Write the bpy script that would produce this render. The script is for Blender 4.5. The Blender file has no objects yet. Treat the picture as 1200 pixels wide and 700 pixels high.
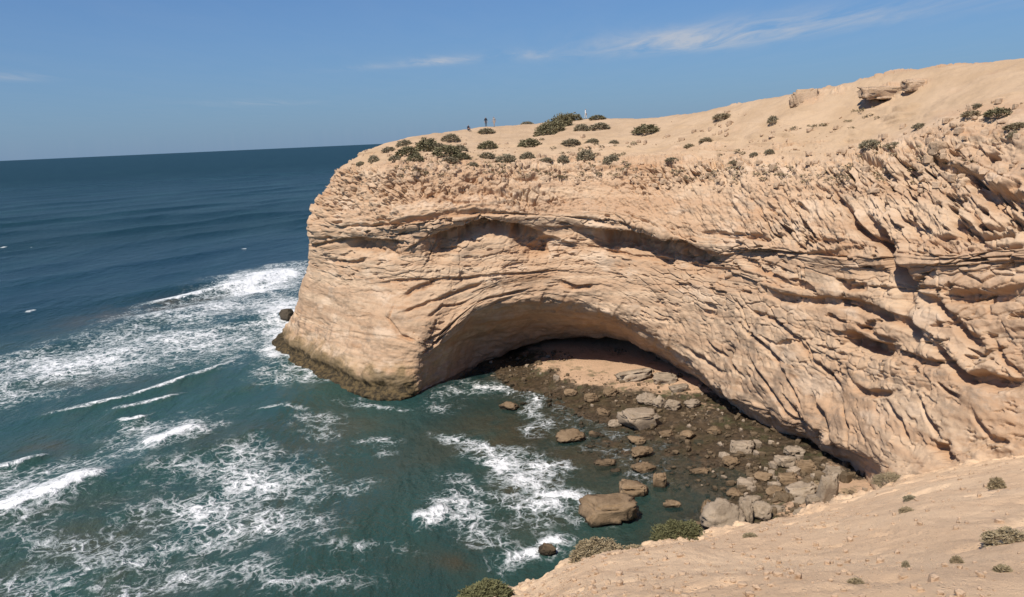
import bpy, bmesh, math, random
import numpy as np
from mathutils import Matrix, Vector

scene = bpy.context.scene
# ---------------------------------------------------------------- camera
EYE = (0.0, 0.0, 32.0)
PITCH, ROLL, LENS = math.atan(188.5 / 900), math.atan(20 / 450), 27.0
cam_data = bpy.data.cameras.new('camera'); cam = bpy.data.objects.new('camera', cam_data)
scene.collection.objects.link(cam); scene.camera = cam
cam_data.sensor_width = 36; cam_data.lens = LENS; cam_data.clip_start = .1; cam_data.clip_end = 120000
_f = Vector((0, math.cos(PITCH), -math.sin(PITCH))); _u0 = Vector((0, math.sin(PITCH), math.cos(PITCH))); _r0 = Vector((1, 0, 0))
_r = math.cos(ROLL) * _r0 - math.sin(ROLL) * _u0; _u = math.cos(ROLL) * _u0 + math.sin(ROLL) * _r0
cam.matrix_world = Matrix(((_r.x, _u.x, -_f.x, EYE[0]), (_r.y, _u.y, -_f.y, EYE[1]), (_r.z, _u.z, -_f.z, EYE[2]), (0, 0, 0, 1)))
# ---------------------------------------------------------------- sky and sun
SUN_EL, SUN_AZ = math.radians(54), math.radians(212)      # azimuth clockwise from +Y: behind the viewer, to the left
world = bpy.data.worlds.new('World'); scene.world = world; world.use_nodes = True
wt = world.node_tree; wt.nodes.clear()
def wn(t, **k):
    n = wt.nodes.new(t)
    for a, b in k.items(): setattr(n, a, b)
    return n
sky = wn('ShaderNodeTexSky', sky_type='NISHITA', sun_disc=False, sun_elevation=SUN_EL, sun_rotation=SUN_AZ, altitude=30, air_density=1.0, dust_density=.0, ozone_density=1.0)
SKY_STRENGTH = .065
bg = wn('ShaderNodeBackground'); bg.inputs['Strength'].default_value = SKY_STRENGTH
wout = wn('ShaderNodeOutputWorld')
# thin cirrus: streaks stretched along one bearing on a high layer of the sky
geo = wn('ShaderNodeTexCoord')
sep = wn('ShaderNodeSeparateXYZ'); wt.links.new(geo.outputs['Generated'], sep.inputs[0])
def wm(op, a, b=None, c=None):
    n = wn('ShaderNodeMath', operation=op)
    for i, v in enumerate((a, b, c)):
        if v is None: continue
        if isinstance(v, (int, float)): n.inputs[i].default_value = v
        else: wt.links.new(v, n.inputs[i])
    return n.outputs[0]
zc = wm('MAXIMUM', sep.outputs['Z'], .02)
lx = wm('DIVIDE', sep.outputs['X'], zc); ly = wm('DIVIDE', sep.outputs['Y'], zc)   # point on a layer one unit up
CLOUDS = [(2.54, 8.687, 0.679, -0.735, 1.954, 0.881, 0.62), (2.228, 9.34, 0.811, -0.584, 0.782, 1.102, 0.4), (-1.237, 10.485, 0.925, -0.379, 1.018, 0.377, 0.25), (-0.815, 10.192, 1.0, -0.025, 0.463, 0.502, 0.45), (0.291, 9.941, 0.947, -0.323, 0.277, 0.627, 0.3), (-6.029, 9.936, 0.94, 0.341, 0.344, 0.551, 0.3), (-5.465, 17.818, 0.946, -0.323, 1.02, 1.503, 0.15)]
cov = None
for (cx, cy, ux, uy, hl, hw, amp) in CLOUDS:
    dx = wm('SUBTRACT', lx, cx); dy = wm('SUBTRACT', ly, cy)
    a = wm('DIVIDE', wm('ADD', wm('MULTIPLY', dx, ux), wm('MULTIPLY', dy, uy)), hl)
    b = wm('DIVIDE', wm('SUBTRACT', wm('MULTIPLY', dy, ux), wm('MULTIPLY', dx, uy)), hw)
    g = wm('MULTIPLY', wm('EXPONENT', wm('MULTIPLY', wm('ADD', wm('MULTIPLY', a, a), wm('MULTIPLY', b, b)), -1.0)), amp)
    cov = g if cov is None else wm('ADD', cov, g)
comb = wn('ShaderNodeCombineXYZ'); wt.links.new(wm('MULTIPLY', lx, 1.6), comb.inputs[0]); wt.links.new(wm('MULTIPLY', ly, .5), comb.inputs[1])
cn = wn('ShaderNodeTexNoise'); cn.inputs['Scale'].default_value = 1.1; cn.inputs['Detail'].default_value = 6; cn.inputs['Roughness'].default_value = .62; cn.inputs['Distortion'].default_value = .6
wt.links.new(comb.outputs[0], cn.inputs['Vector'])
wisp = wm('MULTIPLY', wm('ADD', cov, .02), wm('MULTIPLY', wm('MAXIMUM', wm('SUBTRACT', cn.outputs[0], .36), 0.0), 4.2))
wisp = wm('MINIMUM', wisp, .75)
mixc = wn('ShaderNodeMix', data_type='RGBA'); mixc.inputs['B'].default_value = (7.6, 7.9, 8.6, 1)
tint = wn('ShaderNodeMix', data_type='RGBA', blend_type='MULTIPLY'); tint.inputs['Factor'].default_value = 1.0; tint.inputs['B'].default_value = (.56, .94, 1.45, 1)
wt.links.new(sky.outputs[0], tint.inputs['A'])
haze = wn('ShaderNodeMix', data_type='RGBA'); haze.inputs['B'].default_value = (2.65, 4.05, 6.2, 1)          # pale sea air low over the horizon, all round
wt.links.new(wm('MULTIPLY', wm('EXPONENT', wm('MULTIPLY', wm('MAXIMUM', sep.outputs['Z'], 0.0), -6.0)), .92), haze.inputs['Factor']); wt.links.new(tint.outputs['Result'], haze.inputs['A'])
wt.links.new(wisp, mixc.inputs['Factor']); wt.links.new(haze.outputs['Result'], mixc.inputs['A'])
wt.links.new(mixc.outputs['Result'], bg.inputs['Color']); wt.links.new(bg.outputs[0], wout.inputs[0])

sun_data = bpy.data.lights.new('sun', 'SUN'); sun = bpy.data.objects.new('sun', sun_data); scene.collection.objects.link(sun)
sun_data.energy = 5.0; sun_data.angle = math.radians(.53); sun_data.color = (1.0, .93, .82)
sdir = Vector((math.sin(SUN_AZ) * math.cos(SUN_EL), math.cos(SUN_AZ) * math.cos(SUN_EL), math.sin(SUN_EL)))
sun.rotation_euler = sdir.to_track_quat('Z', 'Y').to_euler(); sun.location = (0, -60, 120)
scene.view_settings.view_transform = 'Standard'; scene.view_settings.look = 'None'
scene.view_settings.exposure = 0.08; scene.view_settings.gamma = 1.0; scene.view_settings.use_curve_mapping = False
scene.cycles.max_bounces = 6; scene.cycles.diffuse_bounces = 2; scene.cycles.transparent_max_bounces = 8

# ---------------------------------------------------------------- helpers
COL = scene.collection
def fade(t): return t * t * t * (t * (t * 6 - 15) + 10)
_rs = np.random.RandomState(5)
_G = _rs.normal(size=(256, 3)).astype(np.float32); _G /= np.linalg.norm(_G, axis=1)[:, None]
_GX, _GY, _GZ = (np.ascontiguousarray(_G[:, i]) for i in range(3))
_PERM = np.tile(_rs.permutation(256).astype(np.int32), 3)
def noise3(x, y, z, seed=0):
    x, y, z = np.broadcast_arrays(np.asarray(x, np.float32), np.asarray(y, np.float32), np.asarray(z, np.float32))
    xi = np.floor(x).astype(np.int32); yi = np.floor(y).astype(np.int32); zi = np.floor(z).astype(np.int32)
    xf = x - xi; yf = y - yi; zf = z - zi
    u, v, w = fade(xf), fade(yf), fade(zf); xi = xi + seed * 37; yi = yi + seed * 11; out = 0
    pz = (_PERM[zi & 255], _PERM[(zi + 1) & 255])
    for c in (0, 1):
        lv = []
        for b in (0, 1):
            py = _PERM[pz[c] + ((yi + b) & 255)]; lu = []
            for a in (0, 1):
                h = _PERM[py + ((xi + a) & 255)]
                lu.append(_GX[h] * (xf - a) + _GY[h] * (yf - b) + _GZ[h] * (zf - c))
            lv.append(lu[0] + u * (lu[1] - lu[0]))
        lc = lv[0] + v * (lv[1] - lv[0])
        out = lc if c == 0 else out + w * (lc - out)
    return out * np.float32(1.55)
def fbm(x, y, z, octaves=4, seed=0, gain=.5, lac=2.03):
    s, a, f, t = 0, 1., 1., 0
    for o in range(octaves):
        s = s + a * noise3(x * f, y * f, z * f, seed + o * 17); t += a; a *= gain; f *= lac
    return s / t
def worley(x, y, seed=0):
    xi = np.floor(x).astype(np.int32); yi = np.floor(y).astype(np.int32)
    f1 = np.full(x.shape, 9., np.float32); f2 = f1.copy(); cid = np.zeros(x.shape, np.int32)
    for a in (-1, 0, 1):
        for c in (-1, 0, 1):
            h = _PERM[_PERM[(xi + a + seed * 31) & 255] + ((yi + c) & 255)]; h2 = _PERM[h + 97]
            d = np.hypot(xi + a + .1 + h / 320. - x, yi + c + .1 + h2 / 320. - y); m_ = d < f1
            f2 = np.where(m_, f1, np.minimum(f2, d)); cid = np.where(m_, h, cid); f1 = np.where(m_, d, f1)
    return f1, f2, cid / 255.
def sstep(a, b, x):
    t = np.clip((x - a) / (b - a), 0, 1); return t * t * (3 - 2 * t)
def mesh_from(name, verts, faces, mats, smooth=True, attrs=None, parent=None, kind=None):
    me = bpy.data.meshes.new(name)
    verts = np.asarray(verts, np.float32).reshape(-1, 3); faces = np.asarray(faces, np.int32)
    k = faces.shape[1]
    me.vertices.add(len(verts)); me.vertices.foreach_set('co', verts.ravel())
    me.loops.add(faces.size); me.loops.foreach_set('vertex_index', faces.ravel())
    me.polygons.add(len(faces)); me.polygons.foreach_set('loop_start', np.arange(0, faces.size, k, dtype=np.int32))
    me.update(calc_edges=True)
    me.polygons.foreach_set('use_smooth', np.full(len(faces), bool(smooth)))
    for an, arr in (attrs or {}).items():
        at = me.attributes.new(an, 'FLOAT', 'POINT'); at.data.foreach_set('value', np.asarray(arr, np.float32).ravel())
    for m in (mats if isinstance(mats, (list, tuple)) else [mats]): me.materials.append(m)
    o = bpy.data.objects.new(name, me); COL.objects.link(o)
    if parent: o.parent = parent
    if kind: o['kind'] = kind
    return o
def grid_faces(nu, nv, flip=False):
    i = np.arange(nu - 1)[:, None] * nv + np.arange(nv - 1)[None, :]
    f = np.stack([i, i + nv, i + nv + 1, i + 1], -1).reshape(-1, 4)
    return f[:, ::-1] if flip else f
def grid_normals(G):
    du = np.gradient(G, axis=0); dv = np.gradient(G, axis=1)
    n = np.cross(du, dv); n /= np.maximum(np.linalg.norm(n, axis=2, keepdims=True), 1e-9)
    return n
def tag(o, label, cat, group=None):
    o['label'] = label; o['category'] = cat
    if group: o['group'] = group
    return o
class Mat:
    def __init__(s, name):
        s.m = bpy.data.materials.new(name); s.m.use_nodes = True; s.t = s.m.node_tree; s.t.nodes.clear()
        s.out = s.n('ShaderNodeOutputMaterial'); s.b = s.n('ShaderNodeBsdfPrincipled'); s.l(s.b.outputs[0], s.out.inputs[0])
        s.pos = s.n('ShaderNodeNewGeometry').outputs['Position']
    def n(s, t, **k):
        x = s.t.nodes.new(t)
        for a, b in k.items(): setattr(x, a, b)
        return x
    def l(s, a, b): s.t.links.new(a, b)
    def attr(s, name): return s.n('ShaderNodeAttribute', attribute_name=name).outputs['Fac']
    def put(s, inp, v):
        if isinstance(v, (int, float, tuple)): inp.default_value = v
        else: s.l(v, inp)
    def math(s, op, a, b=None, clamp=False):
        x = s.n('ShaderNodeMath', operation=op, use_clamp=clamp); s.put(x.inputs[0], a)
        if b is not None: s.put(x.inputs[1], b)
        return x.outputs[0]
    def noise(s, scale, detail=4, rough=.55, stretch=None, dist=0., vec=None, rot=None):
        v = vec or s.pos
        if stretch:
            mp = s.n('ShaderNodeMapping'); mp.inputs['Scale'].default_value = stretch
            if rot: mp.inputs['Rotation'].default_value = rot
            s.l(v, mp.inputs[0]); v = mp.outputs[0]
        x = s.n('ShaderNodeTexNoise'); x.inputs['Scale'].default_value = scale; x.inputs['Detail'].default_value = detail
        x.inputs['Roughness'].default_value = rough; x.inputs['Distortion'].default_value = dist; s.l(v, x.inputs['Vector'])
        return x.outputs[0]
    def ramp(s, f, a, b):                       # smooth 0..1 between a and b
        x = s.n('ShaderNodeMapRange', interpolation_type='SMOOTHSTEP'); s.put(x.inputs[0], f)
        x.inputs[1].default_value = a; x.inputs[2].default_value = b; return x.outputs[0]
    def mix(s, f, a, b):
        x = s.n('ShaderNodeMix', data_type='RGBA'); s.put(x.inputs['Factor'], f)
        for q, v in (('A', a), ('B', b)):
            if isinstance(v, tuple): x.inputs[q].default_value = v if len(v) == 4 else v + (1,)
            else: s.l(v, x.inputs[q])
        return x.outputs['Result']
    def bump(s, h, strength=.5, dist=.1):
        x = s.n('ShaderNodeBump'); x.inputs['Strength'].default_value = strength; x.inputs['Distance'].default_value = dist
        s.l(h, x.inputs['Height']); s.l(x.outputs[0], s.b.inputs['Normal']); return x
    def done(s, color, rough=.9, spec=.2):
        s.put(s.b.inputs['Base Color'], color if not isinstance(color, tuple) else color + (1,))
        s.put(s.b.inputs['Roughness'], rough); s.put(s.b.inputs['Specular IOR Level'], spec); return s.m

# ---------------------------------------------------------------- materials of the setting
def rock_material():
    m = Mat('sandstone')
    sand = m.attr('sand'); low = m.attr('low'); crev = m.attr('groove_tint')
    big = m.noise(.07, 3); fine = m.noise(1.3, 6, .65); band = m.noise(1.0, 3, .6, stretch=(.05, .05, 1.1), dist=.4)
    grit = m.noise(9, 4, .7)
    c = m.mix(m.ramp(band, .35, .65), (.455, .30, .19), (.555, .40, .268))
    c = m.mix(m.math('MULTIPLY', m.ramp(big, .45, .65), .55), c, (.46, .292, .176))
    c = m.mix(m.math('MULTIPLY', m.ramp(fine, .5, .72), .5), c, (.37, .26, .18))
    c = m.mix(m.math('MULTIPLY', m.ramp(grit, .52, .75), .28), c, (.36, .25, .17))
    c = m.mix(m.math('MULTIPLY', m.ramp(crev, .2, 1.), .55), c, (.40, .225, .12))  # darker, redder tint inside the carved grooves
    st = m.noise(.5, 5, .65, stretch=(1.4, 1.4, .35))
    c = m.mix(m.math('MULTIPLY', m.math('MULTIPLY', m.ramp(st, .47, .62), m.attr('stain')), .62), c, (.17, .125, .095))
    c = m.mix(m.math('MULTIPLY', m.ramp(m.noise(.16, 5, .65, stretch=(1., 1., 2.2)), .54, .66), .6), c, (.62, .475, .345))
    c = m.mix(m.math('MULTIPLY', m.ramp(m.noise(.3, 6, .7, stretch=(1., 1., 3.)), .56, .68), .5), c, (.31, .245, .185))
    c = m.mix(m.math('MULTIPLY', m.ramp(m.noise(.21, 5, .6, stretch=(.6, .6, 3.5)), .57, .68), .5), c, (.42, .235, .125))
    sc = m.mix(m.ramp(m.noise(.25, 4), .35, .65), (.44, .308, .192), (.50, .358, .232))
    sc = m.mix(m.math('MULTIPLY', m.ramp(m.noise(3.0, 6, .75), .52, .68), .45), sc, (.36, .25, .165)); sc = m.mix(m.math('MULTIPLY', m.ramp(m.noise(.4, 6, .7), .53, .66), .5), sc, (.38, .27, .18))
    c = m.mix(sand, c, sc)
    # tidal zone: ochre crust, then dark wet weed at the water line
    wob = m.math('ADD', low, m.math('MULTIPLY', m.math('SUBTRACT', m.noise(.45, 6, .65), .5), 4.2))
    c = m.mix(m.math('MULTIPLY', m.ramp(wob, 5.2, 2.6), m.ramp(m.noise(.6, 5, .65), .3, .68)), c, (.30, .20, .10))
    c = m.mix(m.math('MULTIPLY', m.ramp(wob, 3.8, 2.6), .8), c, (.15, .11, .06)); c = m.mix(m.ramp(wob, 2.6, 1.5), c, m.mix(m.ramp(m.noise(1.6, 5, .7), .4, .62), (.035, .028, .018), (.12, .085, .042)))
    h = m.math('ADD', m.math('MULTIPLY', fine, .7), m.math('MULTIPLY', grit, .35))
    m.bump(h, .55, .22)
    return m.done(c, .93, .15)
def slope_material():
    m = Mat('sand_slope')
    big = m.noise(.22, 4); fine = m.noise(2.2, 6, .65); grit = m.noise(16, 5, .8)
    c = m.mix(m.ramp(big, .35, .65), (.72, .495, .31), (.80, .57, .365))
    c = m.mix(m.math('MULTIPLY', m.ramp(fine, .55, .75), .3), c, (.46, .32, .21))
    c = m.mix(m.math('MULTIPLY', m.ramp(grit, .54, .7), .36), c, (.44, .305, .20))
    c = m.mix(m.math('MULTIPLY', m.ramp(m.noise(.8, 5, .6), .58, .7), m.math('MULTIPLY', m.attr('crust'), .7)), c, (.60, .45, .32))
    vg = m.n('ShaderNodeTexVoronoi'); vg.inputs['Scale'].default_value = 9.; m.l(m.pos, vg.inputs['Vector']); gv = m.math('MULTIPLY', m.ramp(vg.outputs['Distance'], .28, .12), m.ramp(m.noise(1.1, 4, .6), .45, .6))
    c = m.mix(m.math('MULTIPLY', gv, .55), c, (.46, .335, .23))
    c = m.mix(m.math('MULTIPLY', m.ramp(m.noise(.5, 6, .7), .54, .66), .4), c, (.47, .325, .21))
    m.bump(m.math('ADD', m.math('ADD', fine, m.math('MULTIPLY', gv, .5)), m.math('MULTIPLY', grit, .6)), .7, .1)
    return m.done(c, .95, .1)
def shore_material():
    m = Mat('shore_rock')
    hz = m.attr('height'); n1 = m.noise(.35, 5, .6); n2 = m.noise(1.7, 6, .65); n3 = m.noise(6, 4, .7)
    c = m.mix(m.ramp(n2, .38, .62), (.040, .029, .018), (.105, .072, .043))
    c = m.mix(m.math('MULTIPLY', m.ramp(n1, .48, .64), .4), c, (.07, .062, .028))
    c = m.mix(m.math('MULTIPLY', m.ramp(n3, .52, .68), .45), c, (.20, .145, .09))
    hw = m.math('ADD', hz, m.math('MULTIPLY', m.math('SUBTRACT', n1, .5), 1.1))
    hw = m.math('ADD', hw, m.math('MULTIPLY', m.math('SUBTRACT', n2, .5), .5))
    sandc = m.mix(m.ramp(n3, .4, .7), (.56, .37, .235), (.45, .30, .19))
    c = m.mix(m.ramp(hw, .75, 1.05), c, sandc)
    weed = m.math('MULTIPLY', m.math('MULTIPLY', m.ramp(m.noise(.55, 5, .6), .52, .6), m.ramp(hw, .35, .8)), m.ramp(hw, 1.5, 1.0))
    c = m.mix(m.math('MULTIPLY', weed, .6), c, (.06, .07, .025))
    c = m.mix(m.ramp(hz, -1.2, -3.5), c, (.05, .06, .045))
    m.bump(m.math('ADD', n2, n3), .8, .2)
    rr = m.math('ADD', m.math('MULTIPLY', m.ramp(hw, .5, 1.0), .5), .3)
    return m.done(c, rr, .35)
def water_material():
    m = Mat('sea_water')
    foam = m.attr('foam'); teal = m.attr('teal'); murk = m.attr('murk'); clear = m.attr('clear'); far = m.attr('far')
    w1 = m.noise(.30, 3, .5, stretch=(1., .42, 1.), rot=(0, 0, math.radians(38)))
    w2 = m.noise(1.1, 4, .55, stretch=(1., .5, 1.), rot=(0, 0, math.radians(30)))
    w3 = m.noise(3.6, 3, .6)
    c = m.mix(teal, (.006, .028, .038), (.028, .070, .060))
    c = m.mix(m.math('MULTIPLY', m.math('MULTIPLY', m.ramp(w1, .52, .72), teal), .5), c, (.055, .085, .066))
    st1 = m.noise(.035, 4, .6, stretch=(1., .3, 1.), rot=(0, 0, math.radians(37))); st2 = m.noise(.0045, 4, .6, stretch=(.35, 1., 1.))
    c = m.mix(m.math('MULTIPLY', m.ramp(st1, .45, .68), .5), c, (.015, .050, .058)); c = m.mix(m.math('MULTIPLY', m.ramp(st2, .5, .7), .35), c, (.006, .022, .038))
    mk = m.math('MULTIPLY', murk, m.ramp(m.noise(.16, 5, .6), .3, .6))
    c = m.mix(mk, c, (.085, .062, .034))
    # lacy foam: warped cells, opened and closed by the amount of foam
    warp = m.n('ShaderNodeVectorMath', operation='ADD'); m.l(m.pos, warp.inputs[0])
    wv = m.n('ShaderNodeTexNoise'); wv.inputs['Scale'].default_value = .55; wv.inputs['Detail'].default_value = 4; m.l(m.pos, wv.inputs['Vector'])
    sc = m.n('ShaderNodeVectorMath', operation='SCALE'); sc.inputs['Scale'].default_value = 3.2; m.l(wv.outputs['Color'], sc.inputs[0]); m.l(sc.outputs[0], warp.inputs[1])
    def cells(s):
        v = m.n('ShaderNodeTexVoronoi', feature='DISTANCE_TO_EDGE'); v.inputs['Scale'].default_value = s
        m.l(warp.outputs[0], v.inputs['Vector']); return v.outputs['Distance']
    lace = m.math('MAXIMUM', m.ramp(cells(.45), .16, .0), m.math('MULTIPLY', m.ramp(cells(1.15), .2, .0), .8))
    lump = m.noise(1.5, 6, .68, vec=warp.outputs[0], stretch=(1., .6, 1.)); patch = m.noise(.22, 4, .6)
    dens = m.math('ADD', m.math('MULTIPLY', m.math('SUBTRACT', lump, .5), 1.7), m.math('ADD', m.math('MULTIPLY', m.math('SUBTRACT', lace, .4), .5), m.math('MULTIPLY', m.math('SUBTRACT', patch, .5), 1.3)))
    lvl = m.math('ADD', m.math('MULTIPLY', foam, 1.14), dens)
    f = m.math('MULTIPLY', m.ramp(lvl, .30, 1.12), m.ramp(foam, .02, .2))
    milky = m.math('MULTIPLY', m.ramp(lvl, .15, .75), m.ramp(foam, .02, .3))
    c = m.mix(m.math('MULTIPLY', milky, .62), c, (.19, .27, .255))
    c = m.mix(f, c, (.78, .785, .78))
    h = m.math('ADD', m.math('MULTIPLY', w1, 1.1), m.math('ADD', m.math('MULTIPLY', w2, .55), m.math('MULTIPLY', w3, .16)))
    h = m.math('ADD', h, m.math('MULTIPLY', f, .25))
    m.bump(h, .85, .75)
    m.put(m.b.inputs['Alpha'], m.math('SUBTRACT', 1.0, m.math('MULTIPLY', clear, m.math('SUBTRACT', 1.0, m.math('MAXIMUM', f, m.math('MULTIPLY', milky, .5))))))
    m.b.inputs['IOR'].default_value = 1.33
    rough = m.math('ADD', m.math('MULTIPLY', f, .6), m.math('ADD', .13, m.math('MULTIPLY', far, .2)))
    spec = m.math('SUBTRACT', .36, m.math('MULTIPLY', m.ramp(far, -.05, .09), .345))      # steep little facets turn away from the low sky
    return m.done(c, rough, spec)
M_ROCK, M_SLOPE, M_SHORE, M_WATER = rock_material(), slope_material(), shore_material(), water_material()

# ---------- headland surface: a net of world points, columns along the cliff, rows from plateau to sea bed
U_N = [14, 26, 60, 70, 60, 44, 66, 88, 92, 88, 92, 100, 86, 100, 110, 40, 12]
V_N = [8, 40, 64, 150, 56, 100, 120, 44, 44, 24, 14, 5]
def params(ns):
    out = [np.arange(n) / n + i for i, n in enumerate(ns)]
    return np.concatenate(out + [np.array([float(len(ns))])])
def catmull(A, t):
    n = A.shape[0]; i = np.clip(t.astype(int), 0, n - 2); f = (t - i)[:, None, None]
    p0 = A[np.clip(i - 1, 0, n - 1)]; p1 = A[i]; p2 = A[i + 1]; p3 = A[np.clip(i + 2, 0, n - 1)]
    m1 = (p2 - p0) * .42; m2 = (p3 - p1) * .42
    f2 = f * f; f3 = f2 * f
    return (2*f3 - 3*f2 + 1)*p1 + (f3 - 2*f2 + f)*m1 + (-2*f3 + 3*f2)*p2 + (f3 - f2)*m2
def smooth_axis(A, s, ax):
    r = int(s * 3); k = np.exp(-.5 * (np.arange(-r, r + 1) / s) ** 2); k /= k.sum()
    A = np.moveaxis(A, ax, 0); Pd = np.concatenate([np.repeat(A[:1], r, 0), A, np.repeat(A[-1:], r, 0)])
    out = sum(k[j] * Pd[j:j + A.shape[0]] for j in range(2 * r + 1))
    return np.moveaxis(out, 0, ax)
def base_surface(NET):
    us, vs = params(U_N), params(V_N)
    A = catmull(NET, us)                       # (nu, rows, 3)
    i = np.clip(vs.astype(int), 0, A.shape[1] - 2); f = (vs - i)[None, :, None]
    G = A[:, i] * (1 - f) + A[:, i + 1] * f    # (nu, nv, 3)
    return us, vs, smooth_axis(G, 5.0, 1)

NET = np.array([64.45,205.26,28.01,25.93,182.0,32.01,23.11,180.0,30.48,19.3,178.0,28.52,15.2,176.0,21.16,14.86,177.0,17.54,13.99,178.0,13.84,10.45,180.5,7.63,8.45,182.0,4.27,5.86,184.5,1.0,5.26,185.3,0.22,5.15,185.6,-0.0,5.15,187.1,-5.0,28.45,163.26,28.01,-10.07,140.0,32.01,-12.89,138.0,30.48,-16.7,136.0,28.52,-20.8,134.0,21.16,-21.14,135.0,17.54,-22.01,136.0,13.84,-25.55,138.5,7.63,-27.55,140.0,4.27,-30.14,142.5,1.0,-30.74,143.3,0.22,-30.85,143.6,-0.0,-30.85,145.1,-5.0,19.45,145.26,28.01,-19.07,122.0,32.01,-21.89,120.0,30.48,-25.7,118.0,28.52,-29.8,116.0,21.16,-30.14,117.0,17.54,-31.01,118.0,13.84,-34.55,120.5,7.63,-36.55,122.0,4.27,-39.14,124.5,1.0,-39.74,125.3,0.22,-39.85,125.6,-0.0,-39.85,127.1,-5.0,-0.04,169.25,29.44,-12.47,126.0,33.44,-14.15,114.0,31.36,-17.93,107.0,28.61,-21.22,105.5,21.06,-21.19,106.0,18.39,-23.04,107.0,13.1,-26.62,108.0,6.81,-28.6,108.3,3.63,-30.66,108.4,0.72,-30.72,108.5,0.3,-30.78,108.6,0.01,-30.78,110.1,-5.0,0.38,178.44,30.24,-6.68,134.0,34.24,-9.16,117.0,31.36,-11.6,103.0,29.05,-13.24,98.5,21.82,-13.45,98.9,19.57,-14.97,99.0,14.23,-17.38,97.0,7.93,-18.46,95.5,3.81,-19.14,94.2,0.82,-19.14,94.0,0.42,-19.15,93.9,-0.0,-19.15,95.4,-5.0,1.96,182.75,30.71,-2.81,138.0,34.71,-4.07,117.0,31.14,-6.55,103.0,28.6,-7.15,98.0,22.37,-7.35,98.8,19.87,-9.3,98.0,14.16,-12.44,95.0,7.09,-13.23,94.0,3.46,-13.73,93.0,0.75,-13.77,93.0,0.29,-13.77,92.9,-0.01,-13.77,94.4,-5.0,6.34,184.73,31.01,1.41,140.0,35.01,-0.25,118.0,31.22,-2.62,103.5,28.41,-3.32,98.0,22.74,-3.5,99.0,19.67,-5.65,98.0,13.99,-10.41,96.0,6.16,-10.87,96.5,3.16,-11.01,97.5,0.74,-10.99,98.0,-0.02,-11.07,98.5,-0.54,-11.07,100.0,-5.0,14.21,185.5,31.21,7.53,141.0,35.21,4.91,118.0,31.37,1.91,103.5,28.21,1.56,97.5,22.57,1.48,98.5,20.06,-0.41,97.5,14.75,-4.5,97.0,9.97,-5.91,104.5,4.0,-4.87,107.0,0.07,-4.19,108.0,0.2,-3.79,109.0,-2.0,-3.79,110.5,-5.0,24.43,180.22,31.15,16.11,136.0,35.15,12.41,116.0,31.67,9.71,102.0,28.15,9.07,97.0,21.75,9.11,98.0,19.45,7.6,97.0,15.58,4.4,97.0,11.48,4.24,107.0,5.64,4.01,110.0,2.32,5.14,119.0,2.6,5.94,123.0,-2.0,5.94,124.5,-5.0,36.37,169.4,30.64,24.48,126.0,34.64,20.34,111.0,31.55,16.94,98.5,28.05,15.5,93.5,21.09,15.68,94.7,19.04,14.77,94.0,14.68,12.62,94.5,9.32,14.33,104.0,4.93,14.74,107.0,3.64,16.38,119.0,3.2,17.02,124.0,-2.0,17.02,125.5,-5.0,48.42,155.9,31.64,32.01,114.0,35.64,27.85,103.0,32.07,23.4,92.0,27.98,21.71,87.0,19.27,21.97,88.0,17.43,20.8,88.0,13.14,19.12,89.5,5.84,20.84,95.0,2.72,22.18,99.0,0.39,24.12,106.0,1.5,24.83,108.0,-2.0,24.83,109.5,-5.0,58.66,142.87,32.95,37.78,103.0,36.95,32.73,93.0,32.23,27.83,84.0,28.05,25.94,79.0,19.72,26.16,79.6,18.45,25.02,79.0,12.47,23.23,80.2,3.21,24.74,84.0,0.28,26.01,86.5,-1.66,26.37,87.0,-2.19,26.47,87.0,-2.52,26.47,88.5,-5.0,64.45,136.47,33.96,42.84,97.0,37.96,37.24,87.0,32.39,31.89,77.0,27.85,29.55,71.5,19.8,29.8,72.0,18.4,28.85,71.0,11.63,27.58,70.6,3.35,29.32,74.0,0.28,30.4,75.5,-1.63,30.8,76.0,-2.24,30.9,76.0,-2.54,30.9,77.5,-5.0,66.33,132.9,34.58,45.52,93.0,38.58,39.54,82.0,32.61,34.56,72.0,28.3,32.36,66.5,20.44,32.47,66.5,18.53,31.29,64.5,11.72,28.93,63.8,4.16,30.73,66.5,0.84,31.64,67.0,-1.76,31.67,67.0,-2.37,31.69,67.0,-2.81,31.69,68.5,-5.0,70.78,127.22,34.53,48.71,88.0,38.53,41.95,76.0,33.54,36.89,67.0,29.44,33.34,59.5,21.46,33.44,59.5,19.95,32.16,57.0,13.87,30.49,54.8,6.43,29.73,54.2,4.28,29.02,53.5,1.49,28.98,53.5,0.07,28.66,53.0,-1.06,28.66,54.5,-5.0,76.32,118.99,34.28,52.19,81.0,38.28,44.37,69.0,34.21,39.49,61.0,31.04,35.71,54.0,22.8,35.83,54.0,21.44,34.61,51.0,16.73,33.46,48.5,11.52,32.87,47.5,8.31,31.93,46.0,4.2,32.15,46.0,1.69,32.38,46.0,-0.87,32.38,47.5,-5.0,83.53,107.91,33.6,56.41,72.0,37.6,48.06,61.0,34.53,42.82,54.0,31.96,39.09,48.0,23.49,39.23,48.0,22.28,37.74,45.0,17.12,36.97,43.0,12.41,35.78,41.0,9.05,35.57,40.0,4.17,35.85,40.0,1.91,36.13,40.0,-0.39,36.13,41.5,-5.0,89.25,92.91,32.79,58.56,60.0,36.79,49.17,50.0,33.65,44.57,45.0,31.58,40.76,40.0,24.54,40.92,40.0,23.53,39.67,38.0,19.07,38.31,36.0,15.25,37.83,35.0,12.06,37.5,34.0,7.98,37.82,34.0,6.06,38.13,34.0,4.09,38.13,35.5,-5.0]).reshape(18, 13, 3)
us, vs, B = base_surface(NET); B = B.astype(np.float32)
NU, NV = B.shape[:2]
NRM = grid_normals(B)
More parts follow.
